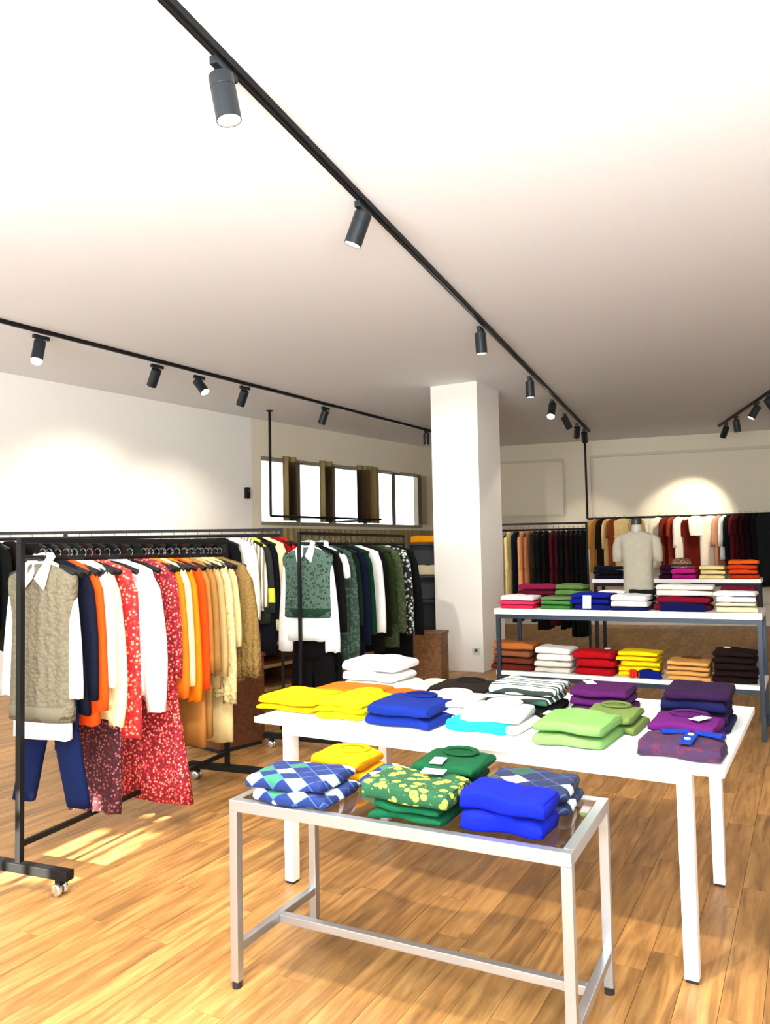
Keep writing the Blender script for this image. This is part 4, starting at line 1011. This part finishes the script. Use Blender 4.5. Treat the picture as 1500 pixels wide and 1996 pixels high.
SS(1276, 1388, 'sweater of the burgundy and cream pile right of the mannequin', [('#7c1236', .06), ('#8a163c', .06), ('#efe2d4', .05), ('#f4ece2', .045)], v=.13, d=.26)
SS(1392, 1474, 'sweater of the white and cream pile at the shelf table\'s right end', [('#e6dcbc', .05), ('#ece2c6', .03), ('#f6f5f5', .05), ('#fafafa', .04)], v=.02, d=.26)
SS(1402, 1474, 'burgundy sweater behind the white and cream pile at the right end', [('#7a1640', .07), ('#84184a', .07), ('#7a1640', .06)], v=.31, d=.24)
SB = lambda *a, **k: pile(S1b, *a, **k)
SB(958, 1036, 'sweater of the brown pile at the left end of the lower shelf', [('#7a3422', .06), ('#7e4a36', .06), ('#9a6a4c', .065), ('#b87a44', .07)], v=.02, d=.30)
SB(1042, 1112, 'white sweater in the pile beside the brown ones on the lower shelf', [('#d8d6d0', .05), ('#e6e4de', .055), ('#f2f0ec', .06), ('#f7f6f4', .06)], v=.02, d=.30)
SB(1116, 1196, 'red sweater on the lower shelf between the white and yellow piles', pt('#b80e26', 3, .07), v=.02, d=.30, tagged=(0.25, 0.1, 0.2))
SB(1204, 1284, 'yellow sweater on the lower shelf right of the red pile', pt('#f4d80c', 5, .042), v=.10, d=.28)
SB(1244, 1288, 'small folded blue garment leaning before the yellow pile on the lower shelf', [('#12308c', .075)], v=.005, d=.08)
SB(1226, 1241, 'small folded coral red garment beside the blue one on the lower shelf', [('#e2483c', .07)], v=.005, d=.07)
SB(1296, 1384, 'beige sweater on the lower shelf between yellow and dark brown piles', pt('#d8ac70', 4, .04), v=.02, d=.30, collar='#7a5430')
SB(1390, 1476, 'dark brown sweater of the tall pile at the lower shelf\'s right end', pt('#2e1714', 5, .052), v=.02, d=.30, tagged=(-0.2, 0.1, 0.3))
SC = lambda *a, **k: pile(S2, *a, **k)
SC(1156, 1212, 'black and navy sweater at the left end of the rear shelf', [('#181434', .05), ('#14162a', .05), ('#1c1c34', .045)], v=.03, d=.28)
SC(1213, 1240, 'lilac pink sweater left of the mannequin on the rear shelf', [('#c04a98', .05), ('#4a3a80', .04)], v=.03, d=.28)
SC(1284, 1306, 'dark plum sweater right of the mannequin on the rear shelf', pt('#4a1a48', 3, .05), v=.05, d=.28)
SC(1309, 1356, 'magenta pink sweater on the rear shelf', [('#c02a8c', .055), ('#d03a9c', .06)], v=.03, d=.28)
SC(1362, 1414, 'cream sweater on the rear shelf between magenta and orange piles', pt('#eeddaa', 3, .048), v=.03, d=.28)
SC(1418, 1478, 'orange sweater at the right end of the rear shelf', [('#c8501a', .05), ('#e0602c', .05), ('#d85a1c', .05), ('#e87820', .05)], v=.03, d=.28)
# woven hat on the magenta pile
u = solve_u(S2, 1330, .25); hc = S2.o + S2.u * u + S2.v * 0.20
hat = floral('woven_hat', '#6a4a34', '#b89878', '#3a2618', 60.0)
bm = NB(); add_lathe(bm, [(0.15, 0.0), (0.152, 0.006), (0.105, 0.012), (0.10, 0.05), (0.082, 0.085), (0.05, 0.10), (0.01, 0.104)], 24)
o = obj('sun_hat', bm, hat, None, True, (hc.x, hc.y, S2.z + 0.118)); tag(o, 'brown woven hat lying on the magenta pile of the rear shelf', 'hat')
bm = NB(); add_lathe(bm, [(0.104, 0.014), (0.106, 0.016), (0.1035, 0.034), (0.1015, 0.036)], 24); obj('hat_band', bm, plain('hat_band', '#2c1c12', 0.8), o, True)

# ------------------------------------------------------------------ mannequin torso
u = solve_u(S1, 1247, 0.50); mp = S1.o + S1.u * u + S1.v * 0.47
t = thing('mannequin_torso', 'headless mannequin torso in a light grey short sleeved knit on the shelf table', 'mannequin', (mp.x, mp.y, S1.z), S1.ang + 0.05); t.scale = (0.82, 0.9, 1.0)
grey = cloth('#b0aa9c', 'knit')
bm = NB()
prof = [(0.00, .135, .085), (0.05, .150, .095), (0.15, .158, .10), (0.26, .150, .095), (0.36, .152, .10), (0.46, .165, .108), (0.54, .175, .105), (0.60, .185, .092), (0.635, .165, .075), (0.655, .11, .062), (0.668, .065, .055)]
ring_surface(bm, [(z, hw, th, 0) for z, hw, th in prof], 30, 0.03, 6, 1.0); obj('knit_top', bm, grey, t, True)
for s in (-1, 1):
    bm = NB(); ring_surface(bm, [(0.63, .035, .05, s * .155), (0.60, .055, .058, s * .178), (0.54, .056, .058, s * .198), (0.46, .054, .055, s * .205), (0.40, .050, .05, s * .207)], 16, 0.05, 4, 2.0); obj('sleeve', bm, grey, t, True)
bm = NB(); add_lathe(bm, [(0.062, 0.655), (0.056, 0.675), (0.050, 0.72), (0.052, 0.725)], 18); obj('neck', bm, plain('mannequin_neck', '#a59f92', 0.7), t, True)
bm = NB(); add_lathe(bm, [(0.054, 0.722), (0.056, 0.728), (0.056, 0.768), (0.050, 0.778), (0.02, 0.782)], 18); obj('neck_cap', bm, plain('neck_cap', '#171410', 0.4), t, True)

# ------------------------------------------------------------------ wooden display furniture at the back
m_walnut = wood('brown_laminate', '#6e4022', '#5a3219', '#3e2110', rough=0.5)
m_oakd = wood('honey_laminate', '#8a5c28', '#74491e', '#523210', rough=0.5)
m_edge = plain('pale_edge', '#b79a62', 0.6)
m_olv = plain('olive_edge', '#6b6a3c', 0.6)
# plinth at the end of the front rack
k0 = P(518, 1449, 0); kb = P(436, 1470, 0)
wv = Vector((k0.x, k0.y, 0)); ux = (wv - Vector((kb.x, kb.y, 0))).normalized(); 
t = thing('wooden_plinth', 'dark brown wooden plinth standing behind the far end of the front rack', 'plinth', wv, math.atan2(ux.y, ux.x))
bm = NB(); add_box(bm, (-0.22, 0.22, 0.36), (0.43, 0.43, 0.66), 0, 0.003); obj('body', bm, m_walnut, t)
bm = NB(); add_box(bm, (-0.22, 0.22, 0.705), (0.45, 0.45, 0.03), 0, 0.004); obj('top_board', bm, m_walnut, t)
bm = NB(); add_box(bm, (-0.22, 0.22, 0.015), (0.40, 0.40, 0.03)); obj('base', bm, m_rubber, t)
# stepped wooden display behind the middle rack
k0 = Pd(494, 1262, 7.5); k1_ = Pd(620, 1238, 8.3)
k0 = Vector((k0.x, k0.y, 0)); k1_ = Vector((k1_.x, k1_.y, 0)); ux = (k1_ - k0).normalized(); LS = (k1_ - k0).length + 0.4
t = thing('stepped_display', 'low stepped wooden display unit with pale edged shelves between the two rolling racks', 'display unit', k0, math.atan2(ux.y, ux.x))
for z, y0, y1, m_ in ((0.20, -0.15, 0.45, m_edge), (0.40, -0.05, 0.45, m_edge), (0.60, 0.0, 0.45, m_edge), (0.74, 0.10, 0.45, m_olv)):
    bm = NB(); add_box(bm, (LS / 2, (y0 + y1) / 2, z), (LS, y1 - y0, 0.03), 0, 0.002); sh = obj('shelf_board', bm, m_oakd, t)
    bm = NB(); add_box(bm, (LS / 2, y0 - 0.004, z), (LS, 0.008, 0.03)); obj('edge_strip', bm, m_, sh)
for x in (0.015, LS / 2, LS - 0.015):
    bm = NB(); add_box(bm, (x, 0.25, 0.36), (0.03, 0.38, 0.72)); obj('side_panel', bm, m_walnut, t)
bm = NB(); add_box(bm, (LS / 2, 0.46, 0.37), (LS, 0.02, 0.74)); obj('back_panel', bm, m_walnut, t)
bm = NB(); add_box(bm, (LS / 2, 0.16, 0.09), (LS - 0.08, 0.5, 0.18)); obj('plinth_base', bm, m_oakd, t)
# honey cube beside the column
k0 = P(802, 1336, 0); 
t = thing('wooden_cube', 'honey brown wooden display cube beside the foot of the column', 'plinth', (k0.x, k0.y + 0.0, 0), -0.3)
bm = NB(); add_box(bm, (0.16, 0.2, 0.28), (0.36, 0.38, 0.54), 0, 0.003); obj('body', bm, m_oakd, t)
bm = NB(); add_box(bm, (0.16, 0.2, 0.565), (0.38, 0.40, 0.03), 0, 0.003); obj('top_board', bm, m_oakd, t)
# dark shelf unit left of the column
k0 = Pd(799, 1300, 9.9); k0 = Vector((k0.x, k0.y, 0))
t = thing('dark_shelf_unit', 'tall black open shelf unit just left of the column', 'shelf', k0, 0.0)
m_dk = plain('black_laminate', '#080808', 0.6)
for x in (0.012, 0.418):
    bm = NB(); add_box(bm, (x, 0.17, 0.80), (0.024, 0.34, 1.60)); obj('side_panel', bm, m_dk, t)
for z in (0.05, 0.45, 0.85, 1.17, 1.59):
    bm = NB(); add_box(bm, (0.215, 0.17, z), (0.38, 0.33, 0.024)); obj('shelf_board', bm, m_dk, t)
bm = NB(); add_box(bm, (0.215, 0.345, 0.80), (0.43, 0.012, 1.60)); obj('back_panel', bm, m_dk, t)
for nm, col, z, th, lb in (('folded_sweater', '#d89a10', 1.602, 0.10, 'amber folded sweater lying on top of the tall black shelf unit'), ('folded_sweater', '#cfc6ae', 1.183, 0.14, 'cream folded sweater inside the tall black shelf unit')):
    o = obj(nm, folded_bm(0.33, 0.28, th, 777), cloth(col, 'knit'), None, True, (k0.x + 0.215, k0.y + 0.155, z)); tag(o, lb, 'folded sweater')

# ------------------------------------------------------------------ leafy plant at the shop front, whose leaves shade the sun patch
base = to_front(225, 1625, -1.2)
m_leaf = plain('leaf_green', '#2f5a2a', 0.5); m_stem = plain('stem', '#4a3a22', 0.8)
t = thing('potted_plant', 'tall leafy potted plant by the shop front behind the camera', 'plant', (base.x - 0.1, -1.2, 0))
bm = NB(); add_lathe(bm, [(0.14, 0.0), (0.15, 0.01), (0.19, 0.36), (0.20, 0.38), (0.18, 0.38), (0.17, 0.34)], 20); obj('pot', bm, plain('pot_clay', '#8a8680', 0.7), t, True)
bm = NB(); hz = base.z; add_tube(bm, [(0, 0, 0.3), (0.02, 0, hz * 0.6), (0.1, 0, hz - 0.1)], 0.012, 6); obj('stem', bm, m_stem, t, True)
rn = random.Random(3)
for k, (px, py, ln, an) in enumerate(((235, 1618, 0.20, 0.2), (220, 1628, 0.16, -0.5), (315, 1618, 0.18, 0.1), (345, 1570, 0.16, 0.0), (270, 1604, 0.16, 0.4), (300, 1640, 0.14, -0.3), (330, 1630, 0.2, 0.3))):
    q = to_front(px, py, -1.2) - Vector(t.location)
    bm = NB(); R = Matrix.Translation(q) @ Matrix.Rotation(an, 4, 'Y')
    outl = [(-1, 0), (-0.5, 0.30), (0.1, 0.34), (0.7, 0.16), (1, 0), (0.7, -0.16), (0.1, -0.34), (-0.5, -0.30)]
    f = [bm.verts.new(R @ Vector((x * ln / 2, 0.03 * abs(y) * 2, y * ln * 0.5))) for x, y in outl]; bm.faces.new(f)
    r = bmesh.ops.extrude_face_region(bm, geom=bm.faces[:]); bmesh.ops.translate(bm, vec=(0, 0.002, 0), verts=[g for g in r['geom'] if isinstance(g, bmesh.types.BMVert)])
    lf_ = obj('leaf', bm, m_leaf, t)
